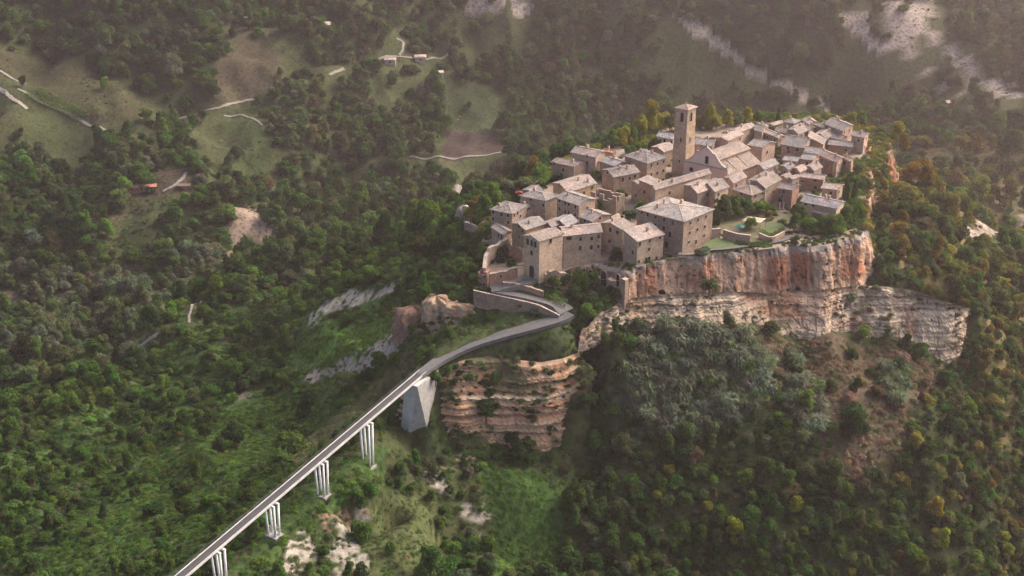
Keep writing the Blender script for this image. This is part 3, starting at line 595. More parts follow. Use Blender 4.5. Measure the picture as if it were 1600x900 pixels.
def house(key, L, F, R, h, roof='A', wall='s', tile='g', z0=0.0, win=None, label='', name='stone_house', pitch=0.28, chim=1, cat='house', auto=True, arch=(), door=()):
    ze = z0 + h
    Lp, Fp, Rp = (PZ(*zp(key, q), ze) for q in (L, F, R))
    a = Lp - Fp; b = Rp - Fp; la, lb = a.length, b.length
    an, bn = a.normalized(), b.normalized(); up = Vector((0, 0, 1))
    base = Vector((Fp.x, Fp.y, z0)); rt = empty(name, (Fp + a / 2 + b / 2) * 1.0); rt.location.z = z0
    org = rt.location.copy()
    tag(rt, label, cat, None)
    def W(s, t, z): p = Fp + a * s + b * t; return Vector((p.x, p.y, z))
    os_, ot = 0.42 / la, 0.42 / lb
    # ---- upper surface of the roof in (s,t,z)
    if roof == 'A':
        rise = lb / 2 * pitch; sl = rise / 0.5
        rv = [(-os_, -ot, ze - sl * ot), (1 + os_, -ot, ze - sl * ot), (1 + os_, .5, ze + rise), (-os_, .5, ze + rise), (1 + os_, 1 + ot, ze - sl * ot), (-os_, 1 + ot, ze - sl * ot)]
        rf = [(0, 3, 2, 1), (3, 5, 4, 2)]; gab = [((0, 0), (0, 1), (0, .5)), ((1, 1), (1, 0), (1, .5))]; zt = ze + rise
        zf = lambda s, t: ze + rise * (1 - abs(t - .5) * 2)
    elif roof == 'B':
        rise = la / 2 * pitch; sl = rise / 0.5
        rv = [(-os_, -ot, ze - sl * os_), (-os_, 1 + ot, ze - sl * os_), (.5, 1 + ot, ze + rise), (.5, -ot, ze + rise), (1 + os_, 1 + ot, ze - sl * os_), (1 + os_, -ot, ze - sl * os_)]
        rf = [(0, 1, 2, 3), (3, 2, 4, 5)]; gab = [((0, 0), (1, 0), (.5, 0)), ((1, 1), (0, 1), (.5, 1))]; zt = ze + rise
        zf = lambda s, t: ze + rise * (1 - abs(s - .5) * 2)
    elif roof == 'H':
        if la >= lb: k = min(.5, lb / 2 / la); r0, r1 = (k, .5), (1 - k, .5); rise = lb / 2 * pitch; zf = lambda s, t: ze + rise * min(1, min(t, 1 - t) * 2, min(s, 1 - s) / k)
        else: k = min(.5, la / 2 / lb); r0, r1 = (.5, k), (.5, 1 - k); rise = la / 2 * pitch; zf = lambda s, t: ze + rise * min(1, min(s, 1 - s) * 2, min(t, 1 - t) / k)
        e = ze - pitch * 0.42; rv = [(-os_, -ot, e), (1 + os_, -ot, e), (1 + os_, 1 + ot, e), (-os_, 1 + ot, e), (*r0, ze + rise), (*r1, ze + rise)]
        rf = [(1, 0, 4, 5), (2, 1, 5), (3, 2, 5, 4), (0, 3, 4)] if la >= lb else [(1, 0, 4), (2, 1, 4, 5), (3, 2, 5), (0, 3, 5, 4)]
        gab = []
    elif roof == 'SA':
        rise = lb * pitch * .8; rv = [(-os_, -ot, ze - rise * ot), (1 + os_, -ot, ze - rise * ot), (1 + os_, 1 + ot, ze + rise * (1 + ot)), (-os_, 1 + ot, ze + rise * (1 + ot))]
        rf = [(0, 3, 2, 1)]; gab = 'SA'; zf = lambda s, t: ze + rise * t
    elif roof == 'SB':
        rise = la * pitch * .8; rv = [(-os_, -ot, ze - rise * os_), (-os_, 1 + ot, ze - rise * os_), (1 + os_, 1 + ot, ze + rise * (1 + os_)), (1 + os_, -ot, ze + rise * (1 + os_))]
        rf = [(0, 1, 2, 3)]; gab = 'SB'; zf = lambda s, t: ze + rise * s
    # ---- walls
    mb = MB(); zb = z0 - 3.2
    zc = [ze] * 4
    if roof == 'SA': zc = [ze, ze, ze + rise, ze + rise]
    if roof == 'SB': zc = [ze, ze + rise, ze + rise, ze]
    cs = [(0, 0), (1, 0), (1, 1), (0, 1)]
    lo = [W(s, t, zb) - org for s, t in cs]; hi = [W(s, t, z) - org for (s, t), z in zip(cs, zc)]
    mb.add(lo + hi, [(1, 0, 4, 5), (2, 1, 5, 6), (3, 2, 6, 7), (0, 3, 7, 4)])
    if roof in 'ABH' and gab:
        for g in gab:
            mb.add([W(g[0][0], g[0][1], ze) - org, W(g[1][0], g[1][1], ze) - org, W(g[2][0], g[2][1], ze + rise) - org], [(0, 1, 2)])
    if roof == 'F':      # roofless: a shell of thick walls open to the sky
        mb = MB(); th = 0.55; jag = random.Random(len(label))
        for (p, q) in (((0, 0), (1, 0)), ((1, 0), (1, 1)), ((1, 1), (0, 1)), ((0, 1), (0, 0))):
            A_w, B_w = W(*p, zb) - org, W(*q, zb) - org; d = (B_w - A_w); nn = max(3, int(d.length / 1.5)); inw = (Fp + a / 2 + b / 2 - org - (A_w + B_w) / 2); inw.z = 0
            pr = Vector((-d.y, d.x, 0)).normalized(); pr = pr if pr.dot(inw) > 0 else -pr
            for i in range(nn):
                c0, c1 = A_w + d * (i / nn), A_w + d * ((i + 1) / nn); top = h - org.z + z0 - jag.random() ** 2 * min(3.0, h * .4)
                qd = [c0, c1, c1 + pr * th, c0 + pr * th]; mb.prism([(x.x, x.y) for x in qd], zb - org.z, top)
    wl = mb.build("wall", M['wall'], rt); jit = 0.80 + 0.40 * random.random(); set_tint(wl, [c * jit for c in WALL_T[wall]])
    ro = None
    if roof != 'F':
        P3 = [W(s, t, z) - org for s, t, z in rv]; vs, fs = solid_roof(P3, rf)
        me = bpy.data.meshes.new("roof"); me.from_pydata([tuple(v) for v in vs], [], fs); me.update()
        uv = me.uv_layers.new(name="uv")
        for po in me.polygons:
            nrm = po.normal; ex = Vector((-nrm.y, nrm.x, 0)); ex = ex.normalized() if ex.length > .01 else Vector((1, 0, 0)); ey = nrm.cross(ex)
            for li in po.loop_indices: c = me.vertices[me.loops[li].vertex_index].co; uv.data[li].uv = (c.dot(ex) + org.x, c.dot(ey) + org.y)
        ro = link("roof", me, M['roof'], rt); jit = 0.80 + 0.40 * random.random(); set_tint(ro, [c * jit for c in ROOF_T[tile]])
        # ridge / hip cap tiles and verge line
        cap = MB(); ed = set()
        if roof in 'AB': cap.tube(P3[2] + Vector((0, 0, .27)), P3[3] + Vector((0, 0, .27)), 0.17, n=6)
        elif roof == 'H':
            for i, j in ((4, 5),) + (((0, 4), (3, 4), (1, 5), (2, 5)) if la >= lb else ((0, 4), (1, 4), (2, 5), (3, 5))):
                if (P3[i] - P3[j]).length > .2: cap.tube(P3[i] + Vector((0, 0, .25)), P3[j] + Vector((0, 0, .25)), 0.14, n=5)
        if cap.v: rc = cap.build("ridge_tile", M['roof'], ro); set_tint(rc, [c * 1.15 for c in ROOF_T['p']])
        rg = random.Random(hash((round(L[0]), round(F[0]))) % 9973)
        for ci in range(chim):
            s, t = 0.15 + .7 * rg.random(), 0.2 + .6 * rg.random(); zr = zf(s, t); c = W(s, t, zr + .45) - org
            ch = MB(); ang = math.atan2(an.y, an.x); ch.box(c, (.62, .5, 1.5), ang); ch.box(c + Vector((0, 0, .82)), (.8, .68, .14), ang); ch.box(c + Vector((0, 0, 1.0)), (.5, .4, .22), ang)
            cho = ch.build("chimney", M['wall'], ro); set_tint(cho, [x * 1.15 for x in WALL_T['s']])
        # gutter and downpipe on the front corner
        if h > 5 and rg.random() < .7:
            gm = MB(); q = W(0.0, 0.0, ze) - org + (-(an + bn)).normalized() * .10; gm.tube((q.x, q.y, zb - org.z), (q.x, q.y, ze - org.z - .1), .06, n=5); gm.build("downpipe", M['metal'], rt)
    # ---- windows: face A looks left, face B looks right
    outA = Vector((an.y, -an.x, 0)); outA = outA if outA.dot(b) < 0 else -outA
    outB = Vector((bn.y, -bn.x, 0)); outB = outB if outB.dot(a) < 0 else -outB
    def place(face, q, w, hh, ar=False, nm="window"):
        u, v = zp(key, q); o_, al = (outA, an) if face == 'A' else (outB, bn)
        p = ray_plane(u, v, Fp, o_); t = (p - Fp).dot(al); ln = la if face == 'A' else lb
        if t < -0.5 or t > ln + .5: return
        t = min(max(t, w / 2 + .3), ln - w / 2 - .3); q3 = Fp + al * t; put_window(rt, Vector((q3.x, q3.y, p.z)), al, o_, w, hh, ar, nm)
    win = win or {}
    for f, lst in win.items():
        for q in lst: place(f, q[:2], *(q[2:4] if len(q) > 2 else (0.85, 1.15)))
    for f, x, y, w_, h_ in arch: place(f, (x, y), w_, h_, True)
    for f, x, y, w_, h_ in door: place(f, (x, y), w_, h_, True, "door")
    if auto and not win:
        rg = random.Random(hash(F) % 7919)
        for f, al, o_, ln in (('A', an, outA, la), ('B', bn, outB, lb)):
            nw = int(ln / 3.2)
            for i in range(nw):
                for fl in range(max(1, int(h / 3))):
                    if rg.random() < .55:
                        q3 = Fp + al * ((i + .5 + .3 * (rg.random() - .5)) * ln / nw); put_window(rt, Vector((q3.x, q3.y, ze - 1.4 - 2.8 * fl)), al, o_, .75, rg.choice((.9, 1.15)))
    HOUSES.append((rt, Fp, a, b, ze))
    return rt
# ---- left front of the village
house('Z4', (200, 345), (437, 393), (600, 300), 8, 'H', 's', 'g', -2, {'A': [(218, 370), (318, 400), (393, 410), (218, 450), (395, 490)], 'B': [(462, 410), (500, 388), (530, 420)]}, 'stone house with broad hipped grey roof at the left edge of the village', chim=1)
house('Z4', (440, 330), (533, 348), (765, 268), 7, 'B', 's', 'p', -2, {'B': [(550, 375), (628, 325), (683, 300), (552, 435), (597, 410)]}, 'narrow stone house joined to the right of the hipped house at the left edge')
house('Z4', (530, 188), (812, 245), (968, 182), 7.5, 'H', 'g', 'g', 0, {'A': [(648, 225), (820, 300)], 'B': []}, 'stone house with a wide plain roof behind the hipped corner house')
house('Z4', (945, 215), (1195, 297), (1380, 225), 8.5, 'A', 'l', 'g', 0, {'A': [(975, 240), (1040, 272), (1080, 282), (1155, 315), (975, 335), (1040, 378, .8, 1.5), (1080, 384, .8, 1.5), (1155, 405)], 'B': [(1290, 330)]}, 'tall buff stone house with grey roof in the middle of the left quarter')
house('Z4', (1200, 425), (1345, 478), (1545, 402), 6.5, 'A', 's', 'g', 0, {'A': [(1262, 470)], 'B': [(1432, 445)]}, 'low stone house with mossy grey roof just behind the front row')
house('R6', (650, 245), (1005, 330), (1118, 292), 6, 'F', 'g', 'g', 0, {}, 'roofless ruined stone house shell in the middle of the left quarter', name='ruined_house', cat='ruin', auto=False)
house('Z4', (437, 503), (590, 575), (815, 500), 9, 'B', 'y', 'g', -3, {'A': [(515, 535), (555, 590), (517, 655)]}, 'yellowish stone house just behind the gate tower')
house('Z4', (572, 642), (745, 705), (1012, 622), 13.0, 'B', 'l', 'p', -6, {'A': [(658, 835, .9, 1.5)], 'B': [(873, 700, .9, 1.6)]}, 'tall stone gate tower with three arched openings over the village entrance', name='gate_tower', cat='gatehouse', auto=False, chim=0,
      arch=[('A', 615, 708, .95, 2.0), ('A', 660, 724, .95, 2.0), ('A', 700, 740, .95, 2.0)], door=[('A', 660, 1051, 1.9, 4.2)])
house('Z4', (985, 545), (1022, 645), (1450, 600), 9, 'B', 'l', 'p', -3, {'B': [(1083, 670, 1.6, 1.0), (1212, 680), (1340, 672), (1417, 652), (1208, 782, .9, 1.5), (1335, 773, .9, 1.5), (1415, 762, .7, 1.1)]}, 'long plastered front house between the gate tower and the cliff house')
house('R7', (382, 192), (722, 292), (905, 225), 9, 'B', 's', 'b', -3, {'A': [(537, 290, .8, 1.5), (648, 330), (523, 468)]}, 'stone house with tall bare side wall right of the long front house')
house('R7', (755, 370), (962, 474), (1370, 364), 8, 'SB', 'l', 'p', -2.5, {'A': [(890, 645, .8, 1.4)], 'B': [(997, 515), (1150, 465), (1312, 410), (1140, 595), (980, 790), (1097, 760, .9, 1.6), (1142, 748, .9, 1.6), (1255, 735)]}, 'stone house with speckled pink roof standing on the lip of the cliff')
house('Z5', (405, 485), (932, 628), (1265, 489), 10.5, 'H', 's', 'g', -1, {'A': [(455, 520), (523, 547), (613, 577), (710, 607), (808, 640, 1, 1.7), (610, 665), (707, 705, 1, 1.7)], 'B': [(1008, 642), (1092, 607), (1183, 573), (998, 757), (1085, 718), (1170, 685), (990, 860), (1070, 857, .9, 1.5), (1160, 787)]},
      'largest stone house with broad hipped roof at the front above the cliff', pitch=.19, chim=4, arch=[('A', 775, 765, 1.1, 1.9)], door=[('A', 738, 885, 1.5, 2.4)])
house('Z5', (560, 215), (612, 265), (1235, 82), 8, 'B', 'l', 'p', 0, {'B': [(770, 300)]}, 'long low-roofed building in front of the church square')
house('Z5', (938, 215), (1090, 304), (1255, 244), 8, 'B', 'g', 'l', 0, {'B': [(1195, 315, .8, 1.5)]}, 'stone house with smooth tan roof behind the largest front house')
house('Z5', (1130, 195), (1290, 290), (1440, 234), 8, 'B', 'l', 'g', 0, {'B': [(1325, 320)]}, 'stone house with grey roof right of the smooth tan roof')
house('R1', (1190, 705), (1425, 748), (1535, 700), 7, 'SB', 'o', 'p', 0, {'A': [(1255, 800)]}, 'ochre walled house in front of the square')
house('R1', (1100, 672), (1190, 712), (1300, 680), 6, 'B', 's', 'p', 0, None, 'small stone house attached to the left of the ochre walled house', chim=0)
house('R1', (728, 525), (875, 614), (1188, 554), 7.5, 'B', 's', 'g', 0, {'A': [(795, 560)], 'B': [(985, 645, .8, 1.6), (1070, 628), (1135, 605)]}, 'stone house with ridge roof left of the three storey square house', chim=2)
house('R1', (1012, 347), (1290, 442), (1530, 363), 8.5, 'H', 's', 'g', 0, {'B': [(1343, 467), (1420, 447), (1495, 420), (1340, 580), (1415, 565), (1490, 535), (1410, 670, .9, 1.6), (1485, 665, 1, 2)]}, 'three storey stone house with hipped roof left of the bell tower', chim=3)
house('R1', (95, 427), (375, 482), (522, 440), 6, 'A', 's', 'p', 0, {'A': [(240, 525), (125, 440)]}, 'small stone house at the left back corner of the village')
house('R1', (345, 305), (645, 367), (762, 294), 8.5, 'A', 'g', 'p', 0, {'A': [(540, 352), (540, 435)]}, 'ivy draped stone house at the left back of the village', chim=3)
house('R1', (700, 415), (882, 477), (1062, 432), 6.5, 'A', 'g', 's', 0, None, 'grey slate coloured roof house behind the ridge roof house')
house('R1', (735, 285), (865, 312), (905, 294), 6.5, 'A', 'p', 'o', 0, None, 'house with a bright orange roof edge at the left back of the village')
house('R1', (115, 692), (300, 800), (648, 692), 6.5, 'B', 'y', 'p', 0, {'B': [(500, 810), (600, 748)]}, 'house with yellow end wall and pinkish roof on the left side', chim=2)
house('Z4', (790, 250), (850, 266), (962, 218), 6, 'B', 's', 'g', 0, {'B': [(890, 300, .9, 1.4)]}, 'small stone house with a dark arched passage at street level', chim=0, arch=[('B', 905, 390, 2.4, 2.4)])
house('Z4', (905, 470), (1060, 540), (1178, 478), 5.5, 'B', 'g', 's', 0, {'B': [(1145, 545), (1065, 560)]}, 'low house with bluish grey roof behind the gate tower', chim=0)
house('Z4', (800, 492), (890, 542), (1022, 492), 6.5, 'B', 's', 'p', -1, {'B': [(1000, 520)]}, 'low house with pink tiles squeezed behind the gate tower', chim=0)
house('Z4', (205, 548), (345, 632), (428, 588), 6, 'A', 's', 'g', -4, {'A': [(283, 640), (318, 655, .8, 1.5)]}, 'small grey roofed house below the hipped corner house', chim=0)
house('R6', (922, 612), (962, 660), (1052, 622), 3.2, 'B', 'r', 'r', 0, {}, 'tiny brown roofed shed in the walled garden', name='garden_shed', cat='shed', auto=False, chim=0)
# ---- behind and right of the church
house('R2', (690, 565), (910, 607), (1113, 528), 9, 'A', 'p', 'g', 0, {'B': [(985, 680)]}, 'tall pink walled annex at the far end of the church', chim=0)
house('R2', (190, 458), (372, 503), (610, 395), 8, 'B', 'p', 'p', 0, None, 'pink walled house with brownish roof behind the church')
house('R2', (420, 335), (545, 372), (798, 272), 7, 'B', 'l', 'p', 0, None, 'long roofed house at the back edge behind the church')
house('R2', (790, 335), (905, 365), (985, 275), 6.5, 'A', 's', 'g', 0, None, 'small grey roofed house beside the back garden')
house('R2', (922, 358), (1160, 455), (1240, 420), 5.5, 'A', 'p', 'l', 0, None, 'long house with pale tan roof in front of the cypress')
house('R2', (1250, 202), (1402, 232), (1512, 182), 6.5, 'H', 'g', 'g', 0, None, 'grey hipped house at the far back right of the cypress')
house('R2', (1120, 340), (1340, 400), (1420, 350), 5, 'A', 's', 'b', 0, None, 'low house right of the cypress foot')
house('R2', (1360, 300), (1480, 340), (1620, 270), 6, 'B', 's', 'p', 0, None, 'brownish roof house between the far hipped house and the long right block')
house('R2', (1540, 180), (1640, 240), (1760, 200), 7, 'A', 'p', 'p', 0, None, 'pink house at the far back beside the grey hipped one')
house('R3', (600, 242), (865, 347), (1028, 255), 8, 'A', 'p', 'g', 0, {'A': [(600, 280)], 'B': [(890, 370), (970, 340)]}, 'large pink walled house with grey roof near the far right corner', chim=2)
house('R3', (400, 240), (590, 310), (640, 270), 6.5, 'A', 'g', 'l', 0, None, 'house with thin pale roof edge left of the large pink walled house')
house('R3', (430, 400), (612, 468), (742, 385), 6, 'B', 's', 'p', 0, None, 'stone house with two tone roof right of the red speckled block')
house('R3', (-90, 556), (250, 614), (400, 470), 7, 'A', 'p', 'g', 0, {'A': [(15, 612, 1, 1.2), (155, 640, 1.2, 1.2), (20, 670)]}, 'wide pink house with speckled grey roof right of the church annex', chim=2)
house('R3', (330, 500), (560, 560), (600, 480), 6.5, 'SB', 'o', 'l', 0, {}, 'orange walled block with a plain parapet right of the wide pink house', auto=False, chim=0)
house('R3', (650, 560), (1008, 598), (1025, 522), 5, 'A', 'o', 'g', 0, None, 'long orange walled house with narrow grey roof on the right side', chim=0)
house('R3', (1010, 418), (1200, 452), (1268, 385), 8, 'A', 'p', 'l', 0, None, 'pink walled house next to the red rock pinnacle')
house('R3', (270, 682), (510, 712), (580, 625), 6, 'A', 'p', 's', 0, None, 'house with flat bluish grey roof right of centre', chim=0)
house('R3', (205, 782), (392, 802), (500, 735), 6.5, 'A', 'o', 'g', 0, None, 'orange walled house with a short grey roof right of centre', chim=0)
house('R3', (500, 725), (780, 842), (880, 765), 6, 'A', 's', 'r', 0, None, 'house with pale pink roof in the right quarter')
house('R3', (865, 772), (1000, 828), (1035, 782), 5.5, 'A', 'p', 'r', 0, {'A': [(900, 850)]}, 'small pink house at the end of the pale pink roof')
house('R3', (-60, 800), (150, 822), (210, 765), 6, 'A', 'p', 's', 0, None, 'small grey roofed house left of the orange walled one', chim=0)
house('R4', (150, 462), (445, 552), (690, 462), 6.5, 'H', 's', 'b', 0, {'A': [(285, 522)], 'B': [(500, 567), (610, 517), (680, 522), (600, 620), (665, 600)]}, 'house with low pyramid roof above the garden trees')
house('R4', (395, 320), (660, 440), (905, 302), 7.5, 'B', 'p', 'b', 0, {'B': [(790, 500), (700, 470)]}, 'broad brown roofed house behind the low pyramid roof', chim=2)
house('R4', (520, 80), (640, 150), (860, 60), 7, 'B', 'g', 'g', 0, None, 'long grey roofed house between the church and the broad brown roof', chim=0)
house('R4', (860, 442), (1078, 470), (1190, 395), 6.5, 'A', 'r', 'g', 0, {'A': [(945, 497), (920, 575)]}, 'dark pink house with an arched door beside two white posts', chim=0, door=[('A', 865, 610, 1.4, 2.2)])
house('R4', (1010, 280), (1080, 300), (1195, 260), 8, 'B', 'p', 'p', 0, {'B': [(1150, 365), (1140, 480)]}, 'tall narrow pink house behind the arched door house', chim=0)
house('R4', (1205, 262), (1562, 307), (1600, 245), 4.5, 'A', 'r', 'p', 0, {'A': [(1440, 320, 1, 1), (1225, 330, 1, 1), (1440, 430, 1.2, 1.4)]}, 'long dark walled house with pinkish roof on the right', chim=0)
house('Z8', (1152, 82), (1292, 97), (1345, 52), 4.5, 'A', 'p', 'l', 0, None, 'little house with tan roof before the two cypresses', chim=0)
house('Z8', (962, 207), (1285, 272), (1355, 208), 5, 'A', 'l', 's', 0, {'A': [(1000, 228, 1, .9), (1070, 240, 1, .9)]}, 'long low house with pale blue grey roof at the right front', chim=2)
house('Z8', (1060, 300), (1200, 330), (1285, 298), 2.8, 'A', 'p', 'r', 0, None, 'pink lean-to in front of the pale blue grey roof', name='lean_to', chim=0)
house('Z2', (632, 458), (810, 492), (862, 440), 6.5, 'A', 'l', 's', 0, {'A': [(665, 510, .9, 1.5), (715, 510, .9, 1.5), (790, 530, .9, 1.5)]}, 'pale house with bluish roof directly behind the bell tower', chim=0)
house('Z2', (1050, 545), (1252, 572), (1298, 505), 7, 'A', 'p', 's', 0, None, 'house with bluish roof right of the bell tower', chim=1)
# ---- more of the tight-packed blocks seen only as roofs
house('R6', (1300, 515), (1390, 540), (1480, 500), 5, 'B', 's', 'g', 0, {}, 'low roof left of the largest front house', auto=False, chim=0, name='outbuilding', cat='outbuilding')

house('R2', (1010, 240), (1080, 262), (1240, 215), 4.5, 'B', 's', 'l', 0, None, 'low pale roofed house left behind the cypress', chim=0)
house('R3', (180, 300), (330, 345), (430, 290), 6, 'A', 'p', 'p', 0, None, 'brownish roofed house between the far hipped house and the thin pale roof edge', chim=1)
house('R3', (20, 330), (180, 395), (330, 330), 6, 'B', 's', 'g', 0, None, 'grey roofed house in front of the far hipped one', chim=1)
house('R3', (640, 450), (830, 480), (940, 430), 5.5, 'A', 'p', 'p', 0, None, 'low pink house under the large pink walled house', chim=1)
house('R3', (590, 820), (700, 860), (800, 800), 5, 'B', 'r', 'p', 0, None, 'dark pink house below the pale pink roof', chim=0)
house('R4', (900, 100), (1010, 150), (1110, 95), 6.5, 'B', 'p', 's', 0, None, 'grey roofed house just right of the long grey roof by the church', chim=1)
house('R4', (1110, 130), (1200, 190), (1300, 140), 6, 'B', 'p', 'p', 0, None, 'pink house with courtyard wall above the long dark walled house', chim=0)
house('R4', (1300, 100), (1420, 170), (1540, 110), 6, 'B', 's', 'p', 0, None, 'stone house left of the small pink end house', chim=1)
house('R4', (905, 255), (1000, 300), (1080, 260), 7, 'B', 's', 'b', 0, None, 'stepped roof house right of the broad brown roof', chim=0)
house('R1', (1350, 240), (1500, 300), (1640, 250), 6, 'B', 'g', 'p', 0, None, 'small house between the three storey house and the bell tower', chim=0)
house('Z5', (1400, 130), (1500, 190), (1640, 120), 6.5, 'B', 'p', 'p', 0, None, 'pinkish house in the gap behind the low pyramid roof', chim=0)
house('Z1', (560, 560), (700, 640), (800, 590), 5.0, 'B', 'g', 'g', -1, None, 'low stone house tucked between the hipped corner house and its neighbour', chim=0)
# ---- bell tower
def bell_tower():
    ze = 24.6; Lp, Fp, Rp = PZ(1054.6, 168.6, ze), PZ(1075, 172.4, ze), PZ(1089, 167.2, ze)
    a, b = Lp - Fp, Rp - Fp; c = Fp + a / 2 + b / 2; rt = empty("bell_tower", (c.x, c.y, 0)); org = rt.location.copy()
    tag(rt, "tall square stone bell tower with low pyramid roof beside the church", "tower")
    def ringp(k, z): return [Vector((p.x, p.y, z)) for p in ((c + (Fp - c) * k), (c + (Lp - c) * k), (c - (Fp - c) * k), (c - (Lp - c) * k))]
    def band(mb, k0, z0, k1, z1):
        lo, hi = ringp(k0, z0), ringp(k1, z1); mb.add([p - org for p in lo + hi], [((i + 1) % 4, i, 4 + i, 4 + (i + 1) % 4) for i in range(4)] + [(4, 5, 6, 7), (3, 2, 1, 0)])
    mb = MB(); band(mb, 1.03, -3, .985, 11.2); band(mb, .955, 11.2, .93, ze); wl = mb.build("shaft", M['wall'], rt); set_tint(wl, (0.41, 0.325, 0.245))
    for z in (11.1, 18.2):
        m2 = MB(); band(m2, 1.0, z, 1.0, z + .3); o = m2.build("string_course", M['wall'], rt); set_tint(o, (0.45, 0.35, 0.26))
    m3 = MB(); band(m3, .99, ze - .5, 1.03, ze); o = m3.build("cornice", M['wall'], rt); set_tint(o, (0.43, 0.34, 0.26))
    ev = ringp(1.12, ze - .05); apex = Vector((c.x, c.y, ze + 1.35)); vs, fs = solid_roof([p - org for p in ev] + [apex - org], [(1, 0, 4), (2, 1, 4), (3, 2, 4), (0, 3, 4)], .2)
    me = bpy.data.meshes.new("roof"); me.from_pydata([tuple(v) for v in vs], [], fs); me.update(); me.uv_layers.new(name="uv")
    for po in me.polygons:
        for li in po.loop_indices: q = me.vertices[me.loops[li].vertex_index].co; me.uv_layers[0].data[li].uv = (q.x, q.y)
    ro = link("roof", me, M['roof'], rt); set_tint(ro, (0.34, 0.28, 0.24))
    fin = MB(); fin.box(apex - org + Vector((0, 0, .3)), (.4, .4, .5)); fin.build("finial", M['frame'], ro)
    an, bn = a.normalized(), b.normalized(); oA = Vector((an.y, -an.x, 0)); oA = oA if oA.dot(b) < 0 else -oA; oB = Vector((bn.y, -bn.x, 0)); oB = oB if oB.dot(a) < 0 else -oB
    for o_, al, ln, d2 in ((oA, an, a.length, b.length), (oB, bn, b.length, a.length), (-oA, an, a.length, b.length), (-oB, bn, b.length, a.length)):
        ctr = Vector((c.x, c.y, 0)) + o_ * (d2 / 2 * .935)
        put_window(rt, Vector((ctr.x, ctr.y, ze - 2.9)), al, o_, 1.25, 3.3, True, "bell_opening")  # dark panel closes the open arch, standing for the shade within
        ctr2 = Vector((c.x, c.y, 0)) + o_ * (d2 / 2 * .952); put_window(rt, Vector((ctr2.x, ctr2.y, 13.4)), al, o_, .65, 1.7)
        ctr3 = Vector((c.x, c.y, 0)) + o_ * (d2 / 2 * .995); put_window(rt, Vector((ctr3.x, ctr3.y, 5.5)), al, o_, .5, 1.0)
bell_tower()
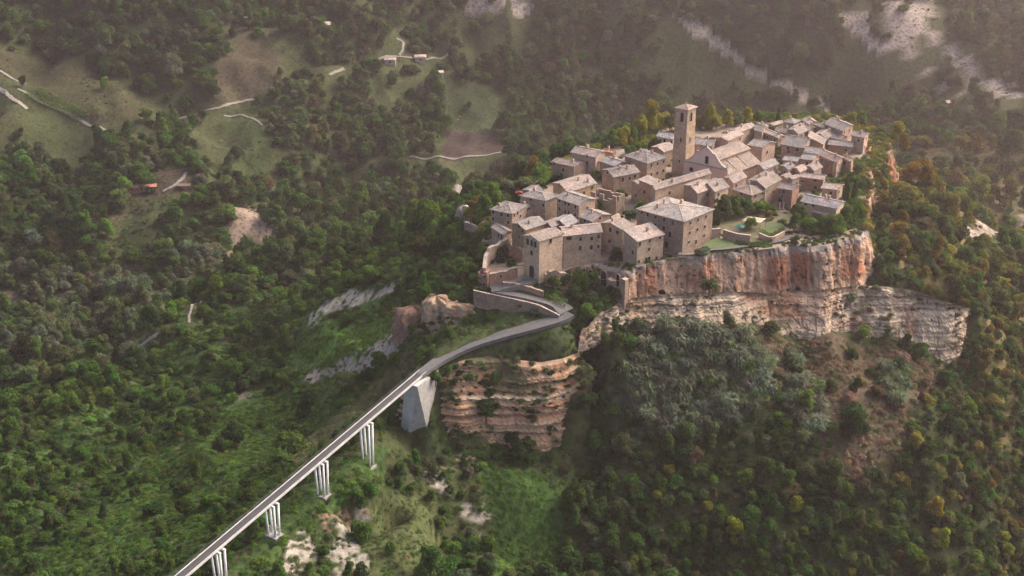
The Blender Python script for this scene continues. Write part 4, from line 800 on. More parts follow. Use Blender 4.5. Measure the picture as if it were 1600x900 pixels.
# ---- church: pink front with curved gable, tall nave, lower aisle on the right
def church():
    h = 7.5; key = 'R5'; Lp, Fp, Rp = PZ(*zp(key, (255, 278)), h), PZ(*zp(key, (862, 410)), h), PZ(*zp(key, (1312, 240)), h)
    a, b = Lp - Fp, Rp - Fp; la, lb = a.length, b.length; rt = empty("church", Fp + a / 2 + b / 2); rt.location.z = 0; org = rt.location.copy(); an, bn = a.normalized(), b.normalized()
    tag(rt, "pink fronted church with curved gable at the foot of the bell tower", "church")
    def W(s, t, z): p = Fp + a * s + b * t; return Vector((p.x, p.y, z)) - org
    def boxst(mb, s0, s1, t0, t1, z0, z1):
        vs = [W(s, t, z) for z in (z0, z1) for s, t in ((s0, t0), (s1, t0), (s1, t1), (s0, t1))]; mb.add(vs, [(3, 2, 1, 0), (4, 5, 6, 7), (1, 0, 4, 5), (2, 1, 5, 6), (3, 2, 6, 7), (0, 3, 7, 4)])
    s1, s2 = .27, .75; zn = 10.0; zr = zn + (s2 - s1) * la / 2 * .40
    mb = MB(); boxst(mb, 0, 1, .02, 1, -3, 5.6); boxst(mb, s1, s2, .025, 1.02, 3, zn)
    for t in (.03, 1.02): mb.add([W(s1, t, zn), W(s2, t, zn), W((s1 + s2) / 2, t, zr)], [(0, 1, 2)])
    wl = mb.build("wall", M['wall'], rt); set_tint(wl, (0.36, 0.27, 0.215))
    def roofpart(pts, faces, name, c):
        vs, fs = solid_roof(pts, faces, .24); me = bpy.data.meshes.new(name); me.from_pydata([tuple(v) for v in vs], [], fs); me.update(); me.uv_layers.new(name="uv")
        for po in me.polygons:
            nrm = po.normal; ex = Vector((-nrm.y, nrm.x, 0)); ex = ex.normalized() if ex.length > .01 else Vector((1, 0, 0)); ey = nrm.cross(ex)
            for li in po.loop_indices: q = me.vertices[me.loops[li].vertex_index].co; me.uv_layers[0].data[li].uv = (q.dot(ex), q.dot(ey))
        o = link(name, me, M['roof'], rt); set_tint(o, c); return o
    sm = (s1 + s2) / 2; o2 = .4 / la
    roofpart([W(s1 - o2, .03, zn - .15), W(s1 - o2, 1.04, zn - .15), W(sm, 1.04, zr), W(sm, .03, zr), W(s2 + o2, 1.04, zn - .15), W(s2 + o2, .03, zn - .15)], [(0, 1, 2, 3), (3, 2, 4, 5)], "nave_roof", (0.265, 0.24, 0.22))
    roofpart([W(-o2 * 1.3, .03, 5.5), W(-o2 * 1.3, 1.02, 5.5), W(s1 + .01, 1.02, 8.9), W(s1 + .01, .03, 8.9)], [(0, 1, 2, 3)], "aisle_roof", (0.26, 0.235, 0.215))
    roofpart([W(s2 - .01, .03, 8.6), W(s2 - .01, 1.02, 8.6), W(1 + o2, 1.02, 5.6), W(1 + o2, .03, 5.6)], [(0, 1, 2, 3)], "aisle_roof", (0.26, 0.235, 0.215))
    for t in (.30, .62):
        mb = MB(); mb.add([W(s, t + dt, z + .27) for dt in (0, .35 / lb) for s, z in ((-o2, 5.5), (s1, 8.9))] + [W(s, t + dt, z + .42) for dt in (0, .35 / lb) for s, z in ((-o2, 5.5), (s1, 8.9))],
               [(0, 1, 5, 4), (2, 6, 7, 3), (4, 5, 7, 6), (0, 4, 6, 2), (1, 3, 7, 5)]); o = mb.build("roof_rib", M['roof'], rt); set_tint(o, (0.24, 0.2, 0.18))
    # facade slab with curved gable; local coordinate x from right (0) to left (1)
    prof = [(0, -3), (0, 7.9), (.05, 8.0), (.10, 8.35), (.16, 9.1), (.22, 10.3), (.27, 11.4), (.30, 12.0), (.345, 12.1), (.42, 13.2), (.505, 14.3), (.59, 13.2), (.665, 12.1), (.71, 12.0), (.74, 11.2), (.79, 10.0), (.85, 8.9), (.92, 8.1), (1, 7.9), (1, -3)]
    def slab(mb, pr, t0, t1):
        n_ = len(pr); vs = [W(s, t0, z) for s, z in pr] + [W(s, t1, z) for s, z in pr]; mb.add(vs, [tuple(range(n_ - 1, -1, -1)), tuple(range(n_, 2 * n_))] + [(i, (i + 1) % n_, n_ + (i + 1) % n_, n_ + i) for i in range(n_)])
    M['plaster'] = mat_noise('pink_plaster', (0.64, 0.43, 0.37), (0.70, 0.49, 0.43), 0.5, 0.9, 0.1, 0.02); M['plaster2'] = mat_noise('buff_plaster', (0.66, 0.50, 0.40), (0.72, 0.56, 0.46), 0.5, 0.9, 0.1, 0.02)
    mb = MB(); slab(mb, [(0, -3), (0, 7.4), (1, 7.4), (1, -3)], 0, .02); fa = mb.build("facade", M['plaster'], rt)
    mb = MB(); slab(mb, [(0, 7.75)] + prof[1:-1][0:0] + [(0, 7.9)] + prof[2:-2] + [(1, 7.9), (1, 7.75)], 0, .025); mb.build("gable", M['plaster2'], fa)
    mb = MB(); slab(mb, [(-.01, 7.4), (-.01, 7.75), (1.01, 7.75), (1.01, 7.4)], -.55 / lb, .02); mb.build("cornice", M['frame'], fa)
    for i in range(len(prof) - 4):
        pass
    mb = MB(); pr2 = prof[1:-1]
    for (s0, z0), (s3, z3) in zip(pr2[:-1], pr2[1:]): mb.add([W(s0, -.25 / lb, z0 + .0), W(s3, -.25 / lb, z3 + .0), W(s3, .03, z3), W(s0, .03, z0), W(s0, -.25 / lb, z0 + .28), W(s3, -.25 / lb, z3 + .28), W(s3, .03, z3 + .28), W(s0, .03, z0 + .28)], [(0, 1, 5, 4), (2, 3, 7, 6), (4, 5, 6, 7), (3, 2, 1, 0), (1, 2, 6, 5), (0, 4, 7, 3)])
    mb.build("coping", M['frame'], fa)
    oA = Vector((an.y, -an.x, 0)); oA = oA if oA.dot(b) < 0 else -oA
    def fac(s, z): p = Fp + a * s; return Vector((p.x, p.y, z))
    put_window(rt, fac(.48, 9.6), an, oA, 1.2, 2.6); put_window(rt, fac(.82, 5.0), an, oA, 1.4, 1.5, True); put_window(rt, fac(.82, 1.5), an, oA, 1.8, 3.2, True, "door")
    put_window(rt, fac(.48, 1.9), an, oA, 2.2, 4.0, True, "door"); put_window(rt, fac(.18, 1.5), an, oA, 1.8, 3.2, True, "door")
    for s, z in ((0.02, 8.4), (.98, 8.4), (.505, 14.9)):
        mb = MB(); p = fac(s, z) - org - oA * .25; mb.box(p, (.45, .45, .7), math.atan2(an.y, an.x)); mb.tube(p + Vector((0, 0, .3)), p + Vector((0, 0, 1.2)), .2, .04, 6); mb.build("pinnacle", M['frame'], fa)
church()
# ================================================================== BRIDGE, RAMP, WALLS
def ground(x, y): return float(height(x, y))
def bridge():
    rt = empty("footbridge", bridge_pt(0)); org = rt.location.copy(); tag(rt, "long narrow footbridge on white columns climbing from the valley to the village rock", "bridge")
    T1_ = 175.0; A = bridge_pt(-1.5) - org; B = bridge_pt(T1_) - org; pr = BR_PERP; up = Vector((0, 0, 1))
    def bar(mb, off0, off1, z0, z1, p=A, q=B):
        vs = [e + pr * o + up * z for e in (p, q) for o, z in ((off0, z0), (off1, z0), (off1, z1), (off0, z1))]; mb.add(vs, [(0, 1, 2, 3), (7, 6, 5, 4), (1, 0, 4, 5), (2, 1, 5, 6), (3, 2, 6, 7), (0, 3, 7, 4)])
    mb = MB(); bar(mb, -1.08, 1.08, -.35, 0); deck = mb.build("deck", M['deck'], rt)
    mb = MB(); bar(mb, -.8, .8, -1.05, -.35); mb.build("girder", M['concrete'], rt)
    for sd in (-1, 1):
        mb = MB(); bar(mb, *(sorted((sd * 1.08, sd * 1.27))), -.5, .22); mb.build("edge_beam", M['pale_concrete'], rt)
        mb = MB(); k = 0
        for z in (.75, 1.15): mb.tube(A + pr * sd * 1.2 + up * z, B + pr * sd * 1.2 + up * z, .028, n=4)
        t = 0.0
        while t < T1_: p = bridge_pt(t) - org + pr * sd * 1.2; mb.tube(p + up * .28, p + up * 1.15, .03, n=4); t += 2.5
        mb.build("railing", M['rail'], rt)
    for k, t in enumerate(PIERS_T):
        c = bridge_pt(t); pe = empty("pier", c - org, 0, rt); al = Vector((BR_DIR.x, BR_DIR.y, 0)).normalized()
        gz = min(ground(c.x + dx, c.y + dy) for dx in (-1.5, 0, 1.5) for dy in (-1.5, 0, 1.5)) - c.z
        mb = MB(); ang = math.atan2(pr.y, pr.x)
        for s in (-1, 1): mb.box(al * s * .85 + Vector((0, 0, -1.3)), (3.4, .55, .5), ang)
        mb.build("crossbeam", M['white_paint'], pe)
        for sa in (-1, 1):
            for sb in (-1, 1):
                mb = MB(); mb.tube(pr * sa * 1.45 + al * sb * .85 + up * -1.5, pr * sa * 1.1 + al * sb * .75 + up * (gz - .8), .30, .30, 8); mb.build("column", M['white_paint'], pe, True)
        mb = MB(); mb.box((0, 0, gz + .2), (3.9, 3.0, 1.0), ang); mb.build("footing", M['concrete'], pe)
        mb = MB()
        for sb in (-1, 1):
            q = lambda sa, z: pr * sa * 1.12 + al * sb * .76 + up * z
            mb.tube(q(-1, gz + 2.2), q(1, gz + 3.9), .07, n=5); mb.tube(q(1, gz + 2.2), q(-1, gz + 3.9), .07, n=5)
        if k == 2: mb.build("cross_brace", M['white_paint'], pe)
    # abutment: one broad tapering pier, its left face paler, its right face darker grey concrete
    tops = [PZ(633, 599, -23.2), PZ(652, 604, -23.2), PZ(670, 592, -23.2)]; lows = [PZ(626, 658, -37.5), PZ(640, 670, -38.5), PZ(669, 670, -38.5)]; bk = Vector((2.5, 6.0, 0))
    def slab(i, j, nm, mt):
        f = [tops[i], tops[j], lows[j] + Vector((0, 0, -2)), lows[i] + Vector((0, 0, -2))]; q = [p + bk for p in f]; mb = MB(); mb.add([p - org for p in f + q], [(0, 3, 2, 1), (4, 5, 6, 7), (0, 1, 5, 4), (1, 2, 6, 5), (2, 3, 7, 6), (3, 0, 4, 7)]); mb.build(nm, mt, rt)
    slab(0, 1, "abutment", M['pale_concrete']); slab(1, 2, "buttress", M['weathered_concrete'])
bridge()
def smooth_line(pts, nn=8):
    """Catmull-Rom through the points"""
    P = [Vector(p) for p in pts]; P = [P[0] * 2 - P[1]] + P + [P[-1] * 2 - P[-2]]; out = []
    for i in range(1, len(P) - 2):
        for k in range(nn):
            t = k / nn; p0, p1, p2, p3 = P[i - 1:i + 3]
            out.append(0.5 * ((2 * p1) + (p2 - p0) * t + (2 * p0 - 5 * p1 + 4 * p2 - p3) * t * t + (3 * p1 - p0 - 3 * p2 + p3) * t ** 3))
    return out + [P[-2]]
def ribbon(name, pts, w, mat, lift=0.05, drape=False, thick=0.0, label=None, nn=8, jitter=0.0):
    L_ = smooth_line(pts, nn); vs, fs = [], []
    for i, p in enumerate(L_):
        d = (L_[min(i + 1, len(L_) - 1)] - L_[max(i - 1, 0)]); pr = Vector((d.y, -d.x, 0)).normalized(); ww = w if not isinstance(w, (list, tuple)) else w[0] + (w[1] - w[0]) * i / (len(L_) - 1)
        for k in (-1, -.33, .33, 1):
            q = p + pr * (ww / 2 * k * (1 + jitter * (random.random() - .5))); z = ground(q.x, q.y) if drape else p.z; vs.append((q.x, q.y, z + lift))
        if thick:
            for k in (-1, 1): q = p + pr * ww / 2 * k; vs.append((q.x, q.y, p.z + lift - thick))
    m_ = 6 if thick else 4
    for i in range(len(L_) - 1):
        o, o2 = i * m_, (i + 1) * m_
        for k in range(3): fs.append((o + k, o + k + 1, o2 + k + 1, o2 + k))
        if thick: fs += [(o, o2, o2 + 4, o + 4), (o + 3, o + 5, o2 + 5, o2 + 3)]
    me = bpy.data.meshes.new(name); me.from_pydata(vs, [], fs); me.update(); o = link(name, me, mat); tag(o, label, None, None, "structure"); return o
ribbon("ramp", pl(RAMP_LOW), (3.0, 6.6), M['asphalt'], .12, thick=1.1, label="grey paved ramp climbing from the bridge")
ribbon("ramp", pl(RAMP_UP), (6.0, 3.8), M['asphalt'], .14, thick=2.5, label="upper leg of the paved ramp doubling back to the gate")
ribbon("ramp", pl(RAMP_GATE), (4.5, 5.0), M['asphalt'], .17, thick=1.5, label="paved forecourt in front of the gate")
def masonry_wall(name, pts, hgt, drop, th, tint, label, cat="wall", cap=True, jag=0.0, nn=4, win=()):
    """wall standing on the given line; pts are photo pixels with the height of its foot"""
    L_ = smooth_line([p if isinstance(p, Vector) else PZ(*p) for p in pts], nn); rt = empty(name, L_[0]); org = rt.location.copy(); tag(rt, label, cat); mb = MB(); mc = MB(); rg = random.Random(len(label)); hs = [hgt - jag * rg.random() for _ in L_]
    for i in range(len(L_) - 1):
        p, q = L_[i] - org, L_[i + 1] - org; d = q - p; pr = Vector((-d.y, d.x, 0)).normalized() * th / 2
        vs = [(p - pr) - Vector((0, 0, drop)), (q - pr) - Vector((0, 0, drop)), (q + pr) - Vector((0, 0, drop)), (p + pr) - Vector((0, 0, drop)), (p - pr) + Vector((0, 0, hs[i])), (q - pr) + Vector((0, 0, hs[i + 1])), (q + pr) + Vector((0, 0, hs[i + 1])), (p + pr) + Vector((0, 0, hs[i]))]
        mb.add(vs, [(0, 3, 2, 1), (4, 5, 6, 7), (0, 1, 5, 4), (2, 3, 7, 6), (1, 2, 6, 5), (3, 0, 4, 7)])
        if cap:
            k = 1.25; vs = [Vector(v) for v in vs[4:]]; c = [(p - pr * k), (q - pr * k), (q + pr * k), (p + pr * k)]; hh = [hs[i], hs[i + 1], hs[i + 1], hs[i]]
            mc.add([Vector(a_) + Vector((0, 0, h_ + .003)) for a_, h_ in zip(c, hh)] + [Vector(a_) + Vector((0, 0, h_ + .16)) for a_, h_ in zip(c, hh)], [(0, 3, 2, 1), (4, 5, 6, 7), (0, 1, 5, 4), (2, 3, 7, 6), (1, 2, 6, 5), (3, 0, 4, 7)])
    o = mb.build("masonry", M['wall'], rt); set_tint(o, tint)
    if cap: o = mc.build("coping", M['wall'], rt); set_tint(o, (0.42, 0.37, 0.32))
    for (u, v, w_, h_, ar) in win:
        best = None
        for i in range(len(L_) - 1):
            d = (L_[i + 1] - L_[i]); d.z = 0; al = d.normalized(); o_ = Vector((al.y, -al.x, 0)); p = ray_plane(u, v, L_[i], o_); t = (p - L_[i]).dot(al)
            if -.1 <= t <= d.length + .1: best = (p, al, o_)
        if best: p, al, o_ = best; put_window(rt, p + o_ * th / 2, al, o_, w_, h_, ar)
    return rt
ST, BK, PK = WALL_T['s'], (0.36, 0.225, 0.165), WALL_T['p']
masonry_wall("ramp_wall", [(740, 458, -8.0), (762, 463, -8.6), (800, 471, -10.0), (838, 480, -11.5), (858, 489, -12.6), (874, 497, -13.4)], .9, 4.5, .5, (.27, .225, .185), "long stone wall along the outer edge of the upper ramp above the triangular lawn")
masonry_wall("ramp_wall", [(786, 453, -8.0), (802, 455, -8.6), (825, 460, -9.6), (849, 468, -10.8)], 2.8, 1.0, .7, BK, "reddish retaining wall wedged between the two upper legs of the ramp", jag=.3)
masonry_wall("ramp_wall", [(872, 499, -13.9), (848, 504, -14.9), (815, 513, -16.4), (780, 520, -17.6), (745, 531, -19.2)], .5, 2.0, .5, ST, "low stone kerb between the lower ramp and the triangular lawn")
masonry_wall("forecourt_wall", [(765, 447, -7.4), (785, 443, -7.2), (808, 436, -6.6)], 4.2, 1.5, .7, BK, "brick red wall with a square hole left of the gate", jag=.5, win=[(782, 431, .7, .7, False)])
house('Z6', (45, 318), (150, 332), (185, 300), 4.6, 'F', 'r', 'g', -8, {'B': [], 'A': [(125, 380, .7, .7), (122, 462, .7, .7)]}, 'small roofless brick guard hut at the outer corner of the forecourt', name='ruined_hut', cat='ruin', auto=False)
masonry_wall("ruined_wall", [(757, 437, -6.5), (759, 420, -5.5), (764, 409, -4.5), (779, 399, -3.5), (793, 391, -3.0)], 4.5, 3, .9, WALL_T['l'], "tall curved ruined wall left of the gate tower", cat="ruin", jag=.8)
masonry_wall("ruined_wall", [(795, 405, -4.5), (808, 408, -5), (818, 414, -5.5)], 6.0, 2, .8, BK, "broken reddish wall stub between the curved ruin and the gate tower", cat="ruin", jag=1.6)
def foot(i, f=.9): p = ring_bot[i].copy(); t_ = ring_top[i]; p.y -= f; return p
masonry_wall("retaining_wall", [ring_bot[-1] + Vector((0, -.8, -1.5)), foot(0), foot(1), foot(2, 1.2)], 6.6, 4, 1.2, (0.36, 0.26, 0.20), "high weathered retaining wall with dark openings right of the gate", jag=1.6, win=[(911, 424, 1.2, 2.4, True), (922, 426, 1.2, 2.4, True), (863, 439, .8, 1.6, True)])
masonry_wall("retaining_wall", [foot(2, 1.25), foot(3), foot(4)], 7.6, 4, 1.4, (0.40, 0.30, 0.24), "stone wall with tall dark red archway below the cliff house", jag=.8, win=[(946, 434, 2.6, 5.0, True), (968, 437, 1.3, 4.0, True)])
masonry_wall("garden_wall", [(1130, 371, 0), (1150, 377, 0), (1172, 380, 0)], 2.6, 2, .6, PK, "pinkish garden wall below the teal parasol")
masonry_wall("garden_wall", [(1186, 372, 0), (1205, 378, 0), (1225, 369, 0)], 1.6, 2, .5, PK, "low pinkish garden wall under the hedge")
masonry_wall("garden_wall", [(1106, 371, 0), (1125, 369, 0)], 2.6, 1, .5, ST, "short pale wall between the largest house and the lawn")
masonry_wall("terrace_wall", [(727, 356, -9), (742, 362, -8), (757, 372, -6.5)], 2.2, 5, .8, WALL_T['l'], "pale rounded terrace wall on the left flank of the village")
# red porch roof in front of the dark archway
pr_ = PZ(952, 407, -5.0); rt = empty("porch", pr_); tag(rt, "small red gabled porch roof over the dark archway below the long front house", "porch"); mb = MB()
vs, fs = solid_roof([Vector(p) for p in ((-3.2, -1.2, -.5), (0, -1.2, .7), (0, 2.0, .7), (-3.2, 2.0, -.5), (3.2, -1.2, -.5), (3.2, 2.0, -.5))], [(0, 1, 2, 3), (1, 4, 5, 2)], .15); mb.add(vs, fs); mb.build("roof", mat_noise('red_tiles', (.28, .08, .07), (.38, .14, .11), 2), rt)
mb = MB()
for x in (-3.0, 3.0): mb.box((x, -1.0, -2.2), (.2, .2, 3.6))
mb.build("post", M['wood'], rt)
# cliff-edge path in front of the largest house, and the stepped path on the right flank
ribbon("cliff_path", [PZ(1060, 397, -.4), PZ(1100, 391, -.1), PZ(1140, 387.5, .0), PZ(1180, 382, .05), PZ(1215, 377, .1), PZ(1236, 371, .1)], 1.6, M['asphalt'], .10, label="narrow paved path along the cliff edge")
M['tufa_path'] = mat_noise('stepped_path', (0.30, 0.26, 0.235), (0.42, 0.37, 0.34), .6)
ribbon("stepped_path", [hit(u, v) for u, v in ((1376, 246), (1386, 256), (1393, 270), (1393, 284), (1386, 298), (1382, 306))], 5.0, M['tufa_path'], .35, drape=True, label="pale stepped path behind the red rock on the right flank")
# pale tracks in the valley
TRACKS = [([(-6, 136), (8, 146), (24, 158), (43, 173)], 2.5, "white lane at the left edge"), ([(246, 195), (275, 189), (300, 182), (345, 169), (375, 161), (408, 155)], 1.5, "thin white lane across the far slope"), ([(350, 183), (375, 181), (395, 186), (410, 197)], 1.2, "pale curving track below the white lane"),
          ([(640, 246), (670, 249), (700, 248), (740, 245), (800, 238)], 1.2, "pale track along the valley floor beyond the village"), ([(296, 506), (296, 495), (299, 484), (306, 476), (316, 470)], 1.0, "pale winding track in the near valley"), ([(198, 552), (212, 546), (228, 536), (244, 527), (256, 522)], 1.8, "pale stony track in the near valley meadow"),
          ([(620, 62), (630, 68), (629, 80), (624, 88)], 1.5, "short pale lane on the far slope"), ([(592, 95), (615, 91), (640, 91), (668, 94), (700, 88)], 1.1, "pale farm track on the far slope"), ([(28, 140), (60, 160), (90, 172), (135, 195), (178, 212)], 1.5, "dusty farm track beside the vine rows"), ([(255, 300), (272, 292), (285, 282), (292, 270)], 1.4, "pale drive to the pergola clearing"), ([(0, 112), (14, 120), (40, 132)], 2.0, "sandy track above the left lane"), ([(515, 118), (525, 113), (538, 110)], 1.5, "short white path among the far trees")]
for px, w_, lab in TRACKS: ribbon("track", [hit(u, v) for u, v in px], w_, M['pale_track'], .45, drape=True, label=lab, nn=10, jitter=.5)
# caves in the cliff face
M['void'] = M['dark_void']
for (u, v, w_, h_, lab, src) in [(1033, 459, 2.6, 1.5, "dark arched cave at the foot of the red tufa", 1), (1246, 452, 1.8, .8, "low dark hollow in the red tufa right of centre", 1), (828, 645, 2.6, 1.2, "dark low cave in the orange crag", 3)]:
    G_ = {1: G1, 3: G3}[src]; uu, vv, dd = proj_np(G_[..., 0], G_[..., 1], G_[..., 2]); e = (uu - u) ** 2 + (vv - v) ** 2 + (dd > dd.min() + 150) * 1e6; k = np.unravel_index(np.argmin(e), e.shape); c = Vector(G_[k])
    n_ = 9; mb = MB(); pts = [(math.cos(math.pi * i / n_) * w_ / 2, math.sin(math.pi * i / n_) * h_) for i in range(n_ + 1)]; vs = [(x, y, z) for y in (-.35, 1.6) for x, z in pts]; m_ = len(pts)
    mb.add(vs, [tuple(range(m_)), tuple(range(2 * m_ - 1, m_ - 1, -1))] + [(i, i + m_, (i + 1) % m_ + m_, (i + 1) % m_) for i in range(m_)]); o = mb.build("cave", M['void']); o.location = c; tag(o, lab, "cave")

# ---- rocks standing out of the slopes
def rock(name, c, r, label, pal, seed, stretch=(1, 1, 1), cat="rock", lin_=40):
    u = np.linspace(0, 2 * math.pi, lin_ * 2, endpoint=False); w_ = np.linspace(-.5 * math.pi, .5 * math.pi, lin_); U, Wv = np.meshgrid(u, w_)
    X, Y, Z = np.cos(U) * np.cos(Wv), np.sin(U) * np.cos(Wv), np.sin(Wv); pw = 0.72; X, Y, Z = [np.sign(k) * np.abs(k) ** pw for k in (X, Y, Z)]
    fl = fbm(np.cos(U) * 2 + seed, np.sin(U) * 2, .9, 4, seed); fl2 = fbm(np.cos(U) * 3 + Z * 2, np.sin(U) * 3 + Z, .7, 4, seed + 1)
    fl3 = fbm(np.cos(U) * 7 + Z * 5, np.sin(U) * 7 - Z * 4, .5, 4, seed + 5, .65); k = .58 + .62 * fl + .45 * (fl2 - .5) + .42 * (fl3 - .5); X, Y = X * k * r * stretch[0], Y * k * r * stretch[1]; Z = Z * r * stretch[2] * (.8 + .4 * fl2)
    i = np.arange(U.size).reshape(U.shape); i2 = np.concatenate([i, i[:, :1]], 1); f = np.stack([i2[:-1, :-1], i2[:-1, 1:], i2[1:, 1:], i2[1:, :-1]], -1).reshape(-1, 4)
    me = bpy.data.meshes.new(name); me.from_pydata(np.stack([X, Y, Z], -1).reshape(-1, 3).tolist(), [], f.tolist()); me.update(); me.polygons.foreach_set("use_smooth", [True] * len(me.polygons))
    t = smooth01((fbm(np.cos(U) * 4, np.sin(U) * 4 + Z * .15, 1, 4, seed + 2) - .38) / .25)[..., None]; C = np.array(pal[0]) * (1 - t) + np.array(pal[1]) * t
    at = me.color_attributes.new("Col", 'FLOAT_COLOR', 'POINT'); at.data.foreach_set("color", np.concatenate([C.reshape(-1, 3), np.ones((U.size, 1))], 1).ravel())
    o = link(name, me, M['rock']); o.location = c; tag(o, label, cat); return o
TUFA = ((.40, .27, .19), (.36, .15, .09)); PALER = ((.44, .33, .22), (.34, .215, .13)); GREYR = ((.40, .37, .33), (.25, .23, .19))
rock("rock_pinnacle", PZ(1360, 243, 0) + Vector((0, 0, -5)), 5.6, "red tufa pinnacle at the right end of the village", ((.44, .25, .18), (.38, .16, .10)), 3, (1, .8, 1.35))
rock("rock_pinnacle", PZ(1380, 232, 0) + Vector((0, 0, -8)), 4.6, "red rock shoulder behind the tufa pinnacle", ((.42, .24, .17), (.36, .17, .12)), 4, (.9, .9, 1.4))
rock("rock_outcrop", PZ(1338, 378, -3) + Vector((0, 0, -4)), 3.6, "bright red rock knob at the right corner of the cliff", ((.42, .22, .15), (.40, .13, .07)), 5, (1, .8, 1.5))
rock("rock_outcrop", PZ(683, 488, -16), 5.2, "pale tufa knob beside the triangular lawn", PALER, 7, (1.0, .8, 1.0))
rock("rock_outcrop", PZ(712, 486, -14.5), 3.6, "pale rock ledge joining the tufa knob to the ramp wall", PALER, 8, (1.6, .8, .8))
rock("rock_outcrop", PZ(648, 515, -24), 6.5, "reddish brown eroded rock face left of the tufa knob", ((.33, .22, .16), (.28, .15, .10)), 9, (1.1, .7, 1.2))
rock("rock_outcrop", PZ(724, 350, -11), 4.0, "grey fluted rock on the left flank of the village", GREYR, 10, (.8, .8, 1.6))
rock("rock_outcrop", PZ(705, 404, -22), 3.6, "small grey rock in the trees below the left flank", GREYR, 11, (1, .8, 1.5))
rock("rock_outcrop", PZ(892, 453, -12.5), 2.8, "undercut boulder beside the hedge under the retaining wall", PALER, 12, (1.5, .9, 1.0))
rock("rock_outcrop", PZ(865, 456, -11.5), 2.4, "rounded reddish rock right of the ramp wall", ((.36, .22, .16), (.40, .28, .21)), 13, (1.3, .9, 1.0))
# ================================================================== VEGETATION
def leaf_mat(name, transl=0.35):
    m = bpy.data.materials.new(name); m.use_nodes = True; t = m.node_tree; t.nodes.clear()
    out = N(t, "ShaderNodeOutputMaterial"); at = N(t, "ShaderNodeAttribute", attribute_type='INSTANCER'); at.attribute_name = "tint"
    vc = N(t, "ShaderNodeAttribute"); vc.attribute_name = "Col"
    c = mixc(t, 'MULTIPLY', 1.0, at.outputs["Color"], vc.outputs["Color"])
    d = N(t, "ShaderNodeBsdfDiffuse"); tr = N(t, "ShaderNodeBsdfTranslucent"); mx = N(t, "ShaderNodeMixShader"); mx.inputs[0].default_value = transl
    t.links.new(c, d.inputs[0]); c2 = mixc(t, 'MULTIPLY', 1.0, c, (1.15, 1.1, .55)); t.links.new(c2, tr.inputs[0])
    t.links.new(d.outputs[0], mx.inputs[1]); t.links.new(tr.outputs[0], mx.inputs[2]); t.links.new(mx.outputs[0], out.inputs[0]); return m
M['leaf'] = leaf_mat('leaves'); M['bark'] = mat_noise('bark', (.06, .048, .038), (.13, .11, .09), 4.0)
def rand_dirs(n_, rg):
    v = rg.normal(size=(n_, 3)); return v / np.linalg.norm(v, axis=1, keepdims=True)
def leaves_mesh(name, pos, nrm, size, bright, rg, aspect=1.0, spread=.55):
    """one small four-sided leaf spray at each position"""
    n_ = len(pos); nn = nrm + rg.normal(size=(n_, 3)) * spread; nn /= np.linalg.norm(nn, axis=1, keepdims=True) + 1e-9
    t = np.cross(nn, rand_dirs(n_, rg)); t /= np.linalg.norm(t, axis=1, keepdims=True) + 1e-9; b = np.cross(nn, t); s = size[:, None]
    q = np.stack([pos - t * s * aspect, pos - b * s * .62 + nn * s * .18, pos + t * s * aspect, pos + b * s * .62 + nn * s * .18], 1).reshape(-1, 3)
    f = np.arange(n_ * 4).reshape(-1, 4); me = bpy.data.meshes.new(name); me.vertices.add(n_ * 4); me.vertices.foreach_set("co", q.ravel()); me.loops.add(n_ * 4); me.loops.foreach_set("vertex_index", f.ravel())
    me.polygons.add(n_); me.polygons.foreach_set("loop_start", np.arange(n_) * 4); me.update(calc_edges=True)
    at = me.color_attributes.new("Col", 'FLOAT_COLOR', 'POINT'); c = np.repeat(bright, 4, axis=0); at.data.foreach_set("color", np.concatenate([c, np.ones((len(c), 1))], 1).ravel()); return me
def crown_mesh(name, seed, n_leaf=1300, lobes=11, rz=.95, rr=1.0, leaf=.15, squat=0.0, hue=.10):
    """unit crown: radius about 1, sitting from z=.25 upwards; lobes of leaf sprays with gaps between them"""
    rg = np.random.default_rng(seed); P, Nn, Br = [], [], []
    per = n_leaf // lobes
    for k in range(lobes):
        th = 2 * math.pi * (k * .618 + rg.random() * .2); zz = rg.random() ** .8; rad = (.72 - .38 * zz) * (.55 + .5 * rg.random()) * rr
        c = np.array([math.cos(th) * rad, math.sin(th) * rad, .45 + zz * 1.1 * rz]); r = (.24 + .32 * rg.random()) * (1.05 - .25 * zz)
        if k == 0: c = np.array([0, 0, .85 * rz + .1]); r = .55
        d = rand_dirs(per, rg); d[:, 2] = np.where(d[:, 2] < -.35, -d[:, 2] * .4, d[:, 2]); rad_ = r * (1 - .38 * rg.random(per) ** 2.2)
        P.append(c + d * rad_[:, None] * np.array([1.06, 1.06, .86])); Nn.append(d + np.array([0, 0, .35]))
        lb = .82 + .36 * rg.random(); br = lb * (.72 + .56 * rg.random(per)); hu = 1 + hue * (rg.random(per) - .5) + hue * (rg.random() - .5)
        Br.append(np.stack([br * hu, br, br * (2 - hu) * .95], -1))
    P, Nn, Br = np.concatenate(P), np.concatenate(Nn), np.concatenate(Br); return leaves_mesh(name, P, Nn, leaf * (.6 + .8 * rg.random(len(P))), Br, rg)
def trunk_mesh(name, seed, hgt=.75, r=.06):
    rg = random.Random(seed); mb = MB(); p = Vector((0, 0, -.35)); q = Vector((rg.uniform(-.06, .06), rg.uniform(-.06, .06), hgt * .55)); mb.tube(p, q, r * 1.25, r * .8, 6)
    for k in range(5):
        a = 2 * math.pi * k / 5 + rg.random(); e = q + Vector((math.cos(a) * .45, math.sin(a) * .45, .35 + .4 * rg.random())); mb.tube(q - Vector((0, 0, .05)), e, r * .55, r * .15, 5)
    me = mb.mesh(name); me.materials.append(M['bark']); return me
CR, TK = [], []
